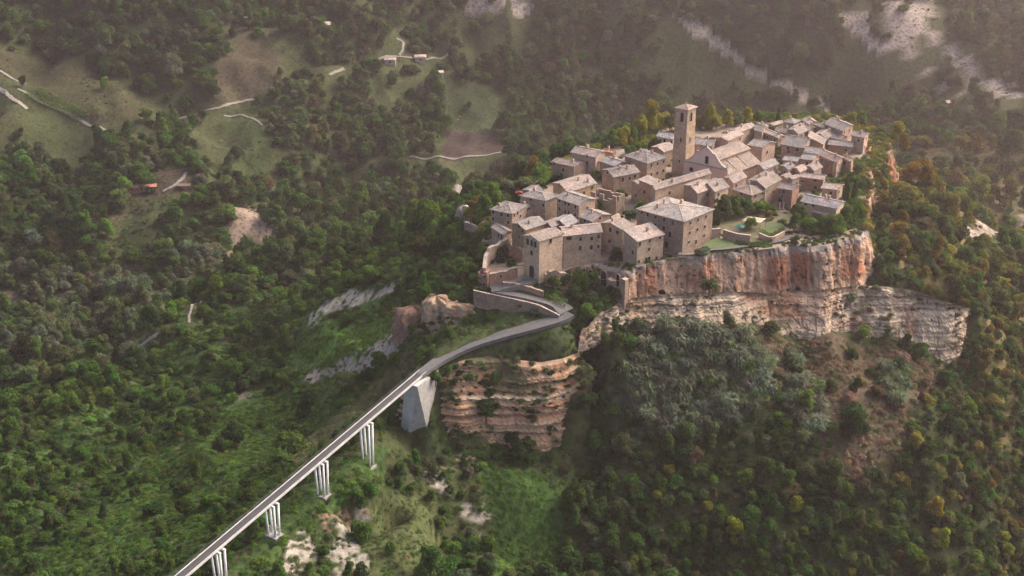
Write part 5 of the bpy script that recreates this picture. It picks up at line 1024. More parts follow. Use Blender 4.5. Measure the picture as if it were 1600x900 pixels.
for k in range(16):
    me = crown_mesh("crown", 100 + k, (2900, 2500, 3200, 2000)[k % 4], (9, 16, 12, 20, 8, 17, 14)[k % 7], (.9, 1.25, .7, 1.0, 1.6, .8)[k % 6], (1.0, 1.15, .85, 1.25, .7)[k % 5], (.098, .085, .11)[k % 3]); me.materials.append(M['leaf']); CR.append(me); TK.append(trunk_mesh("trunk", k))
def cypress_mesh(seed, kind='cypress'):
    rg = np.random.default_rng(seed); n_ = 1500; z = rg.random(n_) ** .85; prof = (np.sin(np.pi * np.clip(z * .92 + .06, 0, 1)) ** .7) * (1 - .55 * z) if kind == 'cypress' else np.sin(np.pi * np.clip(z * .95 + .05, 0, 1)) ** .5
    th = rg.random(n_) * 2 * math.pi; rad = prof * (.75 + .3 * rg.random(n_)) * (1 + .18 * np.sin(th * 3 + z * 14)); P = np.stack([np.cos(th) * rad, np.sin(th) * rad, z], -1); Nn = np.stack([np.cos(th), np.sin(th), np.full(n_, .4)], -1)
    br = (.65 + .7 * rg.random(n_)); me = leaves_mesh("crown", P, Nn, .10 * (.6 + .8 * rg.random(n_)), np.stack([br, br, br], -1), rg); me.materials.append(M['leaf']); return me
CYP = cypress_mesh(5); POP = cypress_mesh(6, 'poplar')
def bush_mesh(seed, n_=420, leaf=.145, up=.5):
    rg = np.random.default_rng(seed); d = rand_dirs(n_, rg); d[:, 2] = np.abs(d[:, 2]); P = d * (1 - .45 * rg.random(n_) ** 2)[:, None] * np.array([1, 1, .8]); P[:, :2] *= (1 + .35 * np.sin(np.arctan2(d[:, 1], d[:, 0]) * 3 + seed))[:, None]
    br = .65 + .7 * rg.random(n_); hu = 1 + .2 * (rg.random(n_) - .5); me = leaves_mesh("bush", P, d + np.array([0, 0, up]), leaf * (.6 + .8 * rg.random(n_)), np.stack([br * hu, br, br * .95], -1), rg); me.materials.append(M['leaf']); return me
def cane_mesh(seed, n_=110):
    """clump of tall canes with long drooping blades"""
    rg = np.random.default_rng(seed); v, f, c = [], [], []
    for k in range(n_):
        a = rg.random() * 6.283; r0 = rg.random() ** .5 * .8; x, y = math.cos(a) * r0, math.sin(a) * r0; z = .5 + rg.random() * 1.0; da = a + rg.normal() * 1.0; l = .5 + .5 * rg.random(); w_ = .085; dx, dy = math.cos(da), math.sin(da)
        p = [(x, y, z), (x + dx * l * .5, y + dy * l * .5, z + .16), (x + dx * l, y + dy * l, z - .02 - .2 * rg.random())]; o = len(v); br = .65 + .7 * rg.random()
        for i, q in enumerate(p):
            ww = w_ * (1, .9, .15)[i]; v += [(q[0] - dy * ww, q[1] + dx * ww, q[2]), (q[0] + dy * ww, q[1] - dx * ww, q[2])]; c += [(br, br, br)] * 2
        f += [(o, o + 1, o + 3, o + 2), (o + 2, o + 3, o + 5, o + 4)]
    me = bpy.data.meshes.new("cane"); me.from_pydata(v, [], f); me.update(); at = me.color_attributes.new("Col", 'FLOAT_COLOR', 'POINT'); at.data.foreach_set("color", np.concatenate([np.array(c), np.ones((len(c), 1))], 1).ravel()); me.materials.append(M['leaf']); return me
BU = [bush_mesh(200 + k) for k in range(6)]; GR = [bush_mesh(300 + k, 200, .13, 1.2) for k in range(4)]; CN = [cane_mesh(400 + k) for k in range(5)]
def src_collection(name, meshes, trunks=None):
    cl = bpy.data.collections.new(name)
    for k, me in enumerate(meshes):
        if trunks:
            import bmesh as bm_
            b = bm_.new(); b.from_mesh(me); b.from_mesh(trunks[k]); m2 = bpy.data.meshes.new("tree_source"); nf = len(me.polygons); b.faces.ensure_lookup_table()
            for i, fa in enumerate(b.faces): fa.material_index = 0 if i < nf else 1
            b.to_mesh(m2); b.free(); m2.materials.append(M['leaf']); m2.materials.append(M['bark']); me = m2
        o = bpy.data.objects.new("%s_%02d" % (name, k), me); cl.objects.link(o)
    return cl
SRC_TREE = src_collection("tree_source", CR, TK); SRC_BUSH = src_collection("bush_source", BU); SRC_GRASS = src_collection("tuft_source", GR); SRC_CANE = src_collection("cane_source", CN)
def scatter(name, pts, scl, idx, tint, coll, label, seed=0):
    """one object whose geometry nodes put a plant on every point"""
    n_ = len(pts); me = bpy.data.meshes.new(name); me.vertices.add(n_); me.vertices.foreach_set("co", np.asarray(pts, float).ravel()); me.update(); rg = np.random.default_rng(seed)
    a = me.attributes.new("scl", 'FLOAT_VECTOR', 'POINT'); a.data.foreach_set("vector", np.asarray(scl, float).ravel()); a = me.attributes.new("rot", 'FLOAT_VECTOR', 'POINT'); rot = np.stack([rg.normal(size=n_) * .10, rg.normal(size=n_) * .10, rg.random(n_) * 6.283], -1); a.data.foreach_set("vector", rot.ravel())
    a = me.attributes.new("idx", 'INT', 'POINT'); a.data.foreach_set("value", np.asarray(idx, np.int32)); a = me.attributes.new("tint", 'FLOAT_COLOR', 'POINT'); a.data.foreach_set("color", np.concatenate([np.asarray(tint, float), np.ones((n_, 1))], 1).ravel())
    o = link(name, me); tag(o, label, None, None, "stuff"); g = bpy.data.node_groups.new(name, 'GeometryNodeTree'); g.interface.new_socket("Geometry", in_out='INPUT', socket_type='NodeSocketGeometry'); g.interface.new_socket("Geometry", in_out='OUTPUT', socket_type='NodeSocketGeometry')
    gi = g.nodes.new("NodeGroupInput"); go = g.nodes.new("NodeGroupOutput"); ip = g.nodes.new("GeometryNodeInstanceOnPoints"); ci = g.nodes.new("GeometryNodeCollectionInfo"); ci.inputs["Collection"].default_value = coll; ci.inputs["Separate Children"].default_value = True; ci.inputs["Reset Children"].default_value = True
    def na(nm, ty): q = g.nodes.new("GeometryNodeInputNamedAttribute"); q.data_type = ty; q.inputs["Name"].default_value = nm; return q.outputs[0]
    e2r = g.nodes.new("FunctionNodeEulerToRotation"); g.links.new(na("rot", 'FLOAT_VECTOR'), e2r.inputs[0]); g.links.new(gi.outputs[0], ip.inputs["Points"]); g.links.new(ci.outputs[0], ip.inputs["Instance"]); ip.inputs["Pick Instance"].default_value = True
    g.links.new(na("idx", 'INT'), ip.inputs["Instance Index"]); g.links.new(e2r.outputs[0], ip.inputs["Rotation"]); g.links.new(na("scl", 'FLOAT_VECTOR'), ip.inputs["Scale"]); g.links.new(ip.outputs[0], go.inputs[0])
    md = o.modifiers.new("scatter", 'NODES'); md.node_group = g; return o
# ---- where things may grow
def reg_class(x, y):
    c = np.full(x.shape, -1)
    for k, (nm, poly, col, td, bd) in enumerate(REG): c[in_poly(x, y, poly)] = k
    return c
ALLP = [pl(RAMP_LOW), pl(RAMP_UP), pl(RAMP_GATE)]
TRK = [[hit(u, v) for u, v in px] for px, w_, lab in TRACKS] + [[hit(u, v) for u, v in ((1376, 246), (1393, 270), (1393, 284), (1382, 306))]]
BRL = [bridge_pt(0), bridge_pt(180)]
def footprint(poly3): return np.array([(p[0], p[1]) for p in poly3])
FOOT2 = footprint(list(t2_top) + list(reversed(t2_bot))); FOOT3 = footprint(list(t3_top) + list(reversed(t3_bot)))
RB = footprint(ring_bot)
def free(x, y, m_path=3.0, m_tr=2.5, m_br=3.2):
    ok = ~in_poly(x, y, RB) & ~in_poly(x, y, RING_XY) & ~in_poly(x, y, FOOT2) & ~in_poly(x, y, FOOT3)
    for l in ALLP: ok &= dist_line(x, y, l) > m_path
    for l in TRK: ok &= dist_line(x, y, l) > m_tr
    ok &= dist_line(x, y, BRL) > m_br; return ok
def in_view(x, y, z, m=60):
    u, v, d = proj_np(x, y, z); return (u > -m) & (u < 1600 + m) & (v > -m) & (v < 900 + m * 1.6)
def jgrid(x0, x1, y0, y1, s, seed):
    rg = np.random.default_rng(seed); X, Y = np.meshgrid(np.arange(x0, x1, s), np.arange(y0, y1, s)); X = X + (rg.random(X.shape) - .5) * s * .95; Y = Y + (rg.random(Y.shape) - .5) * s * .95; return X.ravel(), Y.ravel(), rg
TINT = {'dark': (.036, .072, .025), 'mid': (.058, .112, .028), 'bright': (.092, .165, .032), 'olive': (.088, .118, .052), 'grey': (.105, .138, .085), 'yellow': (.21, .205, .035), 'autumn': (.165, .125, .04), 'rust': (.115, .088, .052), 'gold': (.150, .148, .042), 'cane': (.145, .175, .11), 'dry': (.22, .165, .105), 'tan': (.26, .21, .13)}
for k in TINT: TINT[k] = np.array(TINT[k])
def pick(rg, n_, opts):
    ks = list(opts); p = np.array([opts[k] for k in ks], float); p /= p.sum(); i = rg.choice(len(ks), n_, p=p); t = np.array([TINT[k] for k in ks])[i]; return t * (.78 + .46 * rg.random((n_, 1))) * (1 + .10 * rg.normal(size=(n_, 3)))
GOLDEN = [k for k, r in enumerate(REG) if r[0] in ('golden_slope', 'right_ridge')]; DRY = [k for k, r in enumerate(REG) if r[0] == 'dry_brush']
def zone_tint(x, y, z, cls, rg):
    """species mix: greyer willows on the valley floor, lush green left of the crest, golden sunlight painted into the tints on the right flank"""
    n_ = len(x); u, v, d = proj_np(x, y, z); t = pick(rg, n_, {'dark': 4, 'mid': 5, 'olive': 2.2, 'bright': .7, 'grey': .6})
    patch = fbm(x, y, 38, 3, 40); p2 = fbm(x, y, 55, 3, 41)
    low = (z < -100) & (y < 640) & (patch > .52); t[low] = pick(rg, low.sum(), {'grey': 5, 'olive': 3, 'mid': 1})
    lush = (x < -20) & (y < 560) & (z > -98) & (p2 > .45); t[lush] = pick(rg, lush.sum(), {'mid': 5, 'bright': 2.2, 'dark': 2, 'olive': 1})
    far = (y > 690) & (x > -150); t[far] = pick(rg, far.sum(), {'dark': 4, 'mid': 3, 'olive': 3, 'grey': 1, 'rust': .15})
    rt = (x > 25) & (y < 385) & (x < 150); t[rt] = pick(rg, rt.sum(), {'dark': 4.5, 'mid': 4, 'olive': 3, 'bright': .8, 'grey': 1.2, 'rust': .2, 'yellow': .15})
    ra = np.isin(cls, GOLDEN) | ((x > 145) & (y < 560)); t[ra] = pick(rg, ra.sum(), {'gold': 4.5, 'olive': 4, 'mid': 2, 'autumn': .8, 'yellow': .4, 'dark': .8})  # gold tints put the warm sunlight into these crowns' colour
    mixd = (x > 105) & (x <= 150) & (y < 385) & (rg.random(n_) < .35); t[mixd] = pick(rg, mixd.sum(), {'gold': 3, 'bright': 1.5, 'autumn': .4, 'olive': 3})
    nm_ = np.array(['forest'] + [r_[0] for r_ in REG])[cls + 1]; rr_ = nm_ == 'right_ridge'; t[rr_] = pick(rg, rr_.sum(), {'olive': 4, 'gold': 4, 'bright': 1}); ns = np.isin(nm_, ('near_slope', 'green_slope')); t[ns] = pick(rg, ns.sum(), {'mid': 5, 'bright': 3.2, 'dark': 1.6, 'olive': 1}); wl = nm_ == 'willow'; t[wl] = pick(rg, wl.sum(), {'grey': 6, 'olive': 1.5})
    dr = np.isin(cls, DRY); t[dr] = pick(rg, dr.sum(), {'rust': 2, 'olive': 2, 'dark': 2, 'dry': 1}); return np.clip(t, .008, .5)
BANDS = [(-330, 25, 250, 420, 4.1, 1), (25, 330, 250, 420, 3.1, 4), (-330, 330, 420, 620, 5.2, 2), (-420, 470, 620, 1010, 6.4, 3)]
TX, TY, TR, TT, TC = [], [], [], [], []
for x0, x1, y0, y1, s, sd in BANDS:
    x, y, rg = jgrid(x0, x1, y0, y1, s, sd); z = height(x, y); k = in_view(x, y, z); x, y, z = x[k], y[k], z[k]
    cls = reg_class(x, y); dens = np.array([1.0] + [r[3] for r in REG])[cls + 1]; cover = np.clip((fbm(x, y, 24, 4, 9) - .22) / .14, 0.6, 1)
    if y0 > 600: cover = np.clip((fbm(x, y, 40, 4, 10) - .25) / .12, .35, 1)
    if y0 > 400:          # keep the woods from closing over bare scars, fields and lanes
        for dy in (5.0, 10.0, 15.0, 21.0, 28.0) if y0 > 600 else (4.0, 8.0):
            c2 = reg_class(x, y + dy); d2 = np.array([1.0] + [r_[3] for r_ in REG])[c2 + 1]; dens = np.where(d2 < .35, dens * np.where(d2 == 0, .05, .3 if dy < 8 else .75), dens)
            for l in TRK: dens = np.where(dist_line(x, y + dy, l) < 3.0, dens * .35, dens)
    k = (rg.random(len(x)) < dens * cover) & free(x, y, 4.5, 3.5, 5.0); x, y, z, cls = x[k], y[k], z[k], cls[k]
    r = max(s, 3.6) * (.46 + .42 * rg.random(len(x)) ** 1.7); big = rg.random(len(x)) < .12; r[big] *= 1.35
    near_br = dist_line(x, y, BRL) < 26; r[near_br] *= .62
    r[(y < 420) & (x > 25)] *= .92
    nm_ = np.array(['forest'] + [r_[0] for r_ in REG])[cls + 1]; r[nm_ == 'near_slope'] *= .80
    TX.append(x); TY.append(y); TR.append(r); TC.append(cls); TT.append(zone_tint(x, y, z, cls, rg))
TX, TY, TR, TC, TT = map(np.concatenate, (TX, TY, TR, TC, TT)); TZ = height(TX, TY)
tu, tv, td_ = proj_np(TX, TY, TZ + TR)
app = TR / td_; app[(tu < 8) | (tu > 1592) | (tv < 8) | (tv > 892)] = 0
# trees hidden behind the plateau do not count among the largest
hid = (TX > -10) & (TX < 160) & (TY > 480) & (TY < 640); app[hid] = 0
order = np.argsort(-app); IND = order[:190]; REST = order[190:]
rgv = np.random.default_rng(77); hs = .72 + .75 * rgv.random(len(TX)) ** 1.4; ti = rgv.integers(0, len(CR), len(TX))
print("TREES", len(TX))
scatter("woodland", np.stack([TX, TY, TZ - .25], -1)[REST], np.stack([TR, TR, TR * hs], -1)[REST], ti[REST], TT[REST], SRC_TREE, "dense broadleaf woodland covering the valley sides and slopes", 5)
MARKS = [(573, 690, "the first pier from the rock"), (503, 745, "the second pier from the rock"), (428, 810, "the third pier from the rock"), (345, 880, "the lowest pier"), (655, 640, "the bridge abutment"), (540, 850, "the large white scar"), (675, 770, "the small upper white scar"), (728, 806, "the small lower white scar"), (840, 700, "the foot of the orange crag"), (820, 820, "the vivid green grass slope"), (640, 840, "the olive grass knoll"),
         (1080, 600, "the cane thicket"), (1300, 590, "the brown dry brush"), (1345, 700, "the lower dry brush"), (1480, 565, "the layered cliff's right end"), (1390, 600, "the small cane patch"), (545, 525, "the bright creeper slope"), (555, 460, "the pale grey scar"), (550, 570, "the eroded grey slope"), (220, 540, "the stony valley track"), (300, 490, "the winding valley track"), (400, 360, "the pink earth scar"), (200, 800, "the lower left bushes"), (30, 870, "the bottom left corner"), (1570, 870, "the bottom right corner"), (800, 885, "mid bottom edge"),
         (1080, 870, "bottom edge below the canes"), (1330, 870, "bottom edge below dry brush"), (20, 640, "the lower left edge"), (1580, 620, "the lower right edge"), (1450, 380, "the shoulder right of the village"), (1560, 440, "the right shoulder's crest"), (660, 450, "the flank under the gate"), (700, 360, "the flank under the hipped house"), (380, 520, "the slope between scar and track"), (300, 620, "the middle left slope"), (440, 640, "the slope above the second pier"), (120, 460, "the grey valley willows"), (160, 700, "the slope above the lower bushes")]
def tree_label(k):
    c = TT[k]; hue = 'yellowish' if c[0] > c[1] * .92 and c[0] > .1 else ('brownish' if c[0] > c[1] * 1.05 else ('grey green' if c[2] > c[1] * .58 else ('dark green' if c[1] < .058 else ('bright green' if c[1] > .105 else ('deep green' if c[1] < .08 else 'mid green')))))
    u, v = tu[k], tv[k]; m = min(MARKS, key=lambda q: (q[0] - u) ** 2 + (q[1] - v) ** 2); dx, dy = u - m[0], v - m[1]; dd = math.hypot(dx, dy)
    if dd < 22: w_ = "right at"
    else: a_ = math.degrees(math.atan2(-dy, dx)) % 360; w_ = ("right of", "up and right of", "above", "up and left of", "left of", "down and left of", "below", "down and right of")[int((a_ + 22.5) // 45) % 8]
    if dd > 60: w_ = "well " + w_
    sz = "large" if TR[k] > 3.0 else ("medium" if TR[k] > 2.4 else "small"); fm = "tall" if hs[k] > 1.12 else ("low" if hs[k] < .98 else "round")
    return "%s %s %s tree %s %s" % (sz, fm, hue, w_, m[2]), "woodland trees near " + m[2]
def add_tree(x, y, z, r, hgt, k, tint, label, group=None, name="broadleaf_tree", cat="tree", crown=None):
    rt = empty(name, (x, y, z), 0); tag(rt, label, cat, group); o = link("crown", crown or CR[k % len(CR)], None, rt); o.scale = (r, r, hgt); o.rotation_euler = (0, 0, rgv.random() * 6.28); o["tint"] = [float(q) for q in tint]
    tr = link("trunk", TK[k % len(TK)], None, rt); tr.scale = (r, r, hgt if crown is None else r); return rt
used_labels = {}
for k in IND:
    lab, grp = tree_label(k)
    if lab in used_labels and len(lab.split()) < 13:
        q_ = used_labels[lab]; lab += ", " + ("right" if tu[k] > tu[q_] else "left") + (" and lower" if tv[k] > tv[q_] else " and higher") + " one"
    used_labels.setdefault(lab, k); add_tree(TX[k], TY[k], TZ[k] - .25, TR[k], TR[k] * hs[k], int(ti[k]), TT[k], lab, grp)
# ---- undergrowth, ground cover, dry brush
def cover_layer(name, regs, s, size, opts, coll, ncoll, label, seed, dens=None, bounds=(-330, 330, 250, 700), zs=.75):
    x, y, rg = jgrid(*bounds, s, seed); z = height(x, y); k = in_view(x, y, z, 20); x, y, z = x[k], y[k], z[k]; cls = reg_class(x, y); nm = np.array(['forest'] + [r[0] for r in REG])[cls + 1]; k = np.isin(nm, regs) & free(x, y, 2.6 + size * .4, 2.2, 1.6)
    if dens is not None: k &= rg.random(len(x)) < dens
    x, y, z = x[k], y[k], z[k]; q = fbm(x, y, 9, 3, seed); k = rg.random(len(x)) < np.clip((q - .2) / .25, .15, 1); x, y, z = x[k], y[k], z[k]; n_ = len(x); r = size * (.5 + .9 * rg.random(n_) ** 1.4); print(name, n_)
    if n_: scatter(name, np.stack([x, y, z - .1], -1), np.stack([r, r, r * zs * (.7 + .6 * rg.random(n_))], -1), rg.integers(0, ncoll, n_), pick(rg, n_, opts), coll, label, seed)
cover_layer("undergrowth", ['forest', 'golden_slope', 'scrub_pale', 'near_slope', 'willow'], 2.6, 1.25, {'dark': 2, 'mid': 4, 'olive': 2, 'bright': 1.4}, SRC_BUSH, 6, "low shrubs under and between the trees", 21, .75)
cover_layer("ground_cover", ['green_slope'], 1.5, 1.0, {'mid': 3, 'bright': 6, 'dark': .8}, SRC_BUSH, 6, "dense bushy green cover on the slopes beside the bridge", 22, .85)
cover_layer("edge_scrub", ['rim_scrub', 'eroded'], 1.5, 1.15, {'mid': 4, 'bright': 2, 'dark': 2, 'olive': 2}, SRC_BUSH, 6, "leafy scrub along the lower edge of the ramp and over the crag", 30, .9)
cover_layer("slope_cover", ['near_slope'], 2.0, 1.1, {'mid': 4, 'bright': 5, 'dark': .8}, SRC_BUSH, 6, "fresh green bushy cover on the ridge left of the bridge", 31, .7)
cover_layer("ivy", ['ivy_bright'], 1.3, .85, {'bright': 1}, SRC_BUSH, 6, "bright green creeper covering the slope left of the bridge head", 23)
cover_layer("dry_brush", ['dry_brush'], 1.25, 1.0, {'dry': 4, 'tan': 2.5, 'rust': 2, 'olive': 3.0, 'dark': .8}, SRC_GRASS, 4, "brown dry brush on the slope under the layered cliff", 24, .9, zs=.95)
cover_layer("meadow_grass", ['grass_olive', 'grass_dry', 'lawn', 'crag_meadow', 'eroded', 'meadow'], 1.25, .75, {'olive': 4, 'mid': 2, 'yellow': .3, 'tan': .5}, SRC_GRASS, 4, "rough olive grass on the open patches below the crag", 25, .8, zs=.8)
cover_layer("tall_grass", ['grass_vivid'], 1.1, .75, {'bright': 3, 'mid': 4, 'olive': .6}, SRC_GRASS, 4, "lush green grass below the orange crag", 26, .95, zs=.9)
cover_layer("rough_grass", ['forest', 'scar', 'green_slope', 'golden_slope', 'near_slope'], 1.5, .8, {'mid': 4, 'olive': 3.5, 'bright': 1.4, 'dark': 1.5, 'tan': .3}, SRC_GRASS, 4, "rough grass and weeds on the near slopes", 29, .62, (-150, 175, 255, 400), zs=.9)
cover_layer("cane_thicket", ['cane'], 1.5, 1.7, {'cane': 6, 'grey': 2, 'mid': .5}, SRC_CANE, 5, "grey green cane thicket below the layered cliff", 27, .97, zs=1.1)
cover_layer("field_scrub", ['dry_meadow', 'grass_green', 'scar', 'clearing', 'right_ridge', 'grass_bright'], 2.4, .75, {'olive': 4, 'dark': 2, 'mid': 2, 'tan': 1}, SRC_BUSH, 6, "scattered low scrub on the meadows and scars", 28, .30, (-420, 470, 250, 1010))

# ---- shrubs rooted in the rock faces
def face_shrubs(name, G_, n_, vr, ur, size, opts, label, seed):
    rg = np.random.default_rng(seed); nv, nu = G_.shape[:2]; i = (vr[0] + (vr[1] - vr[0]) * rg.random(n_)) * (nv - 1); j = (ur[0] + (ur[1] - ur[0]) * rg.random(n_)) * (nu - 1); p = G_[i.astype(int), j.astype(int)]
    q = fbm(j * .5, i * .5, 9, 3, seed); k = q > .47; p = p[k]; r = size * (.4 + 1.0 * rg.random(len(p)) ** 1.8); scatter(name, p - np.array((0, 0, .15)), np.stack([r, r, r * .9], -1), rg.integers(0, 6, len(p)), pick(rg, len(p), opts), SRC_BUSH, label, seed)
cmix = {'olive': 3, 'mid': 2, 'dark': 2, 'dry': 2, 'tan': 1}
face_shrubs("cliff_shrubs", G2, 420, (.05, .98), (.02, .55), .6, cmix, "small shrubs rooted on the ledges of the pale layered cliff", 71)
face_shrubs("cliff_shrubs", G2, 360, (.0, .95), (.55, 1.0), .85, {'olive': 3, 'dry': 3, 'tan': 1.5, 'dark': 1.5, 'rust': 1.5}, "brown and olive scrub spilling over the right half of the layered cliff", 72)
face_shrubs("cliff_shrubs", G3, 480, (.0, .98), (.0, 1.0), 1.0, {'mid': 3, 'dark': 2.5, 'olive': 2, 'bright': .8}, "shrubs and ivy breaking up the orange crag", 73)
_s = np.concatenate([[0], np.cumsum([(ring_top[(i + 1) % n] - ring_top[i]).length for i in range(n)])]); _s /= _s[-1]
face_shrubs("cliff_shrubs", G1, 160, (.0, .95), (0, _s[nF - 1]), .55, cmix, "sparse shrubs on the red tufa face", 74)
face_shrubs("cliff_shrubs", G1, 900, (.0, 1.0), (_s[nF], _s[nF + 8]), 1.5, {'olive': 3, 'yellow': 2, 'mid': 2, 'autumn': 1.5}, "olive and golden scrub on the right end of the village rock", 75)
face_shrubs("cliff_shrubs", G1, 1500, (.0, 1.0), (_s[nF + 8], _s[nF + 21]), 1.5, {'mid': 3, 'bright': 2, 'olive': 2, 'dark': 2}, "green scrub on the back and left side of the village rock", 76)
# ================================================================== VILLAGE TREES, GARDENS, SMALL THINGS
def vt(u, v, z, r, h, kind, tint, label, name="broadleaf_tree", cat="tree", group=None):
    p = PZ(u, v, z); c = {'c': CYP, 'p': POP}.get(kind); t = TINT[tint] * (1.0 + .25 * random.random())
    return add_tree(p.x, p.y, z - .2, r, h if c else h / 1.6, int(u * 7 + v), t, label, group, name, cat, c)
G_ = "trees along the back rim of the village"  # yellow tints below paint warm backlight into the rim trees
for i, (u, v, r, h, t, lab) in enumerate([(958, 232, 2.6, 5, 'bright', "round bright tree at the left end of the back rim"), (972, 228, 3.4, 8, 'yellow', "yellow green tree third from the left on the back rim"), (986, 223, 3.0, 7, 'mid', "green tree in the gap of the back rim left of the pale house"), (1000, 216, 3.6, 9, 'yellow', "tall yellow tree left of the pale house behind the tower"), (1016, 210, 3.6, 9, 'yellow', "wide yellow tree just left of the bell tower top"),
                                      (1034, 205, 3.4, 8, 'yellow', "yellow hedge-like tree touching the bell tower's left side"), (1046, 207, 3.0, 7, 'olive', "olive tree partly hidden by the bell tower"), (1000, 240, 3.4, 5, 'bright', "bright shrub tree behind the three storey house"), (985, 243, 3.0, 5, 'mid', "leafy green tree left of the three storey house roof"), (1025, 238, 3.6, 6, 'dark', "dark evergreen in front of the pale house behind the tower"), (1040, 242, 3.0, 5, 'dark', "dark evergreen next to the foot of the bell tower"),
                                      (1096, 203, 3.0, 6, 'autumn', "orange tinted tree right of the bell tower"), (1118, 205, 2.8, 6, 'yellow', "yellow tree below the tall golden poplar"), (1135, 200, 3.0, 6, 'yellow', "yellow green tree right of the golden poplar"), (1150, 196, 2.8, 5, 'olive', "olive tree at the back rim behind the church"), (1166, 191, 2.6, 5, 'yellow', "pale yellow bush tree on the back rim"), (1185, 187, 2.6, 5, 'bright', "bright rounded tree on the back rim left of the cypress"), (1205, 190, 2.4, 3, 'bright', "low bright bush left of the cypress"),
                                      (1330, 190, 2.6, 4, 'yellow', "yellow bush behind the large pink walled house"), (1345, 195, 2.6, 4, 'bright', "bright bush on the far right rim"), (1375, 214, 2.8, 4, 'olive', "olive bush on top of the red pinnacle"), (1352, 262, 2.6, 4, 'yellow', "golden bush at the foot of the red pinnacle"), (1400, 226, 3.6, 6, 'yellow', "yellow tree right of the rock pinnacle"), (1412, 238, 3.0, 5, 'autumn', "orange tree on the right end below the pinnacle"), (1170, 215, 1.8, 3, 'mid', "small green tree in the courtyard behind the church"), (1216, 224, 2.6, 4, 'yellow', "yellow tree in the gap right of the church annex")]):
    vt(u, v, 0 if v < 225 or u < 1300 else -2, r, h, 'b', t, lab, group=G_)
vt(1108, 203, 0, 2.2, 11, 'p', 'yellow', "tall golden poplar right of the bell tower", "poplar_tree")
vt(1214, 203, 0, 1.1, 9, 'c', 'dark', "dark pointed cypress behind the church roofs", "cypress_tree")
vt(808, 283, 0, 1.2, 8, 'c', 'dark', "dark cypress standing alone on the left rim", "cypress_tree")
vt(1321, 315, 0, 1.3, 8.5, 'c', 'dark', "left one of the two cypresses by the red rock", "cypress_tree"); vt(1334, 312, 0, 1.2, 7, 'c', 'dark', "right one of the two cypresses by the red rock", "cypress_tree")
G2_ = "trees on the left rim of the village"
for (u, v, z, r, h, t, lab) in [(820, 300, 0, 4.2, 6, 'olive', "broad olive brown tree on the left rim"), (845, 290, 0, 3.8, 6, 'bright', "light green tree next to the left back corner house"), (832, 282, 0, 3.0, 6, 'autumn', "brownish tree behind the broad olive one on the left rim"), (870, 285, 0, 2.6, 3, 'dark', "dark bush before the left back corner house"), (790, 307, -1, 3.2, 5, 'grey', "silvery bush beside the red parasol"), (772, 318, -1, 2.8, 5, 'bright', "lime green tree above the hipped corner house"), (758, 335, -2, 3.2, 7, 'mid', "green tree against the hipped corner house"),
                            (743, 335, -3, 3.0, 6, 'autumn', "orange tinged tree at the left rim"), (748, 352, -5, 2.8, 5, 'bright', "bright green tree below the orange tinged one"), (735, 345, -5, 3.0, 6, 'yellow', "yellowish tree at the far left of the rim"), (768, 345, -3, 2.2, 4, 'mid', "small green tree at the corner of the hipped house"), (762, 405, -5, 2.6, 4, 'dark', "dark ivy mass inside the curved ruin"), (785, 410, -6, 3.4, 4.5, 'dark', "dark round tree inside the curved ruin"), (800, 418, -6, 2.2, 3, 'mid', "bluish green bush beside the dark ruin tree"),
                            (812, 315, 0, 2.2, 3, 'dark', "dark bush right of the red parasol")]:
    vt(u, v, z, r, h, 'b', t, lab, group=G2_)
G3_ = "garden trees above the cliff"
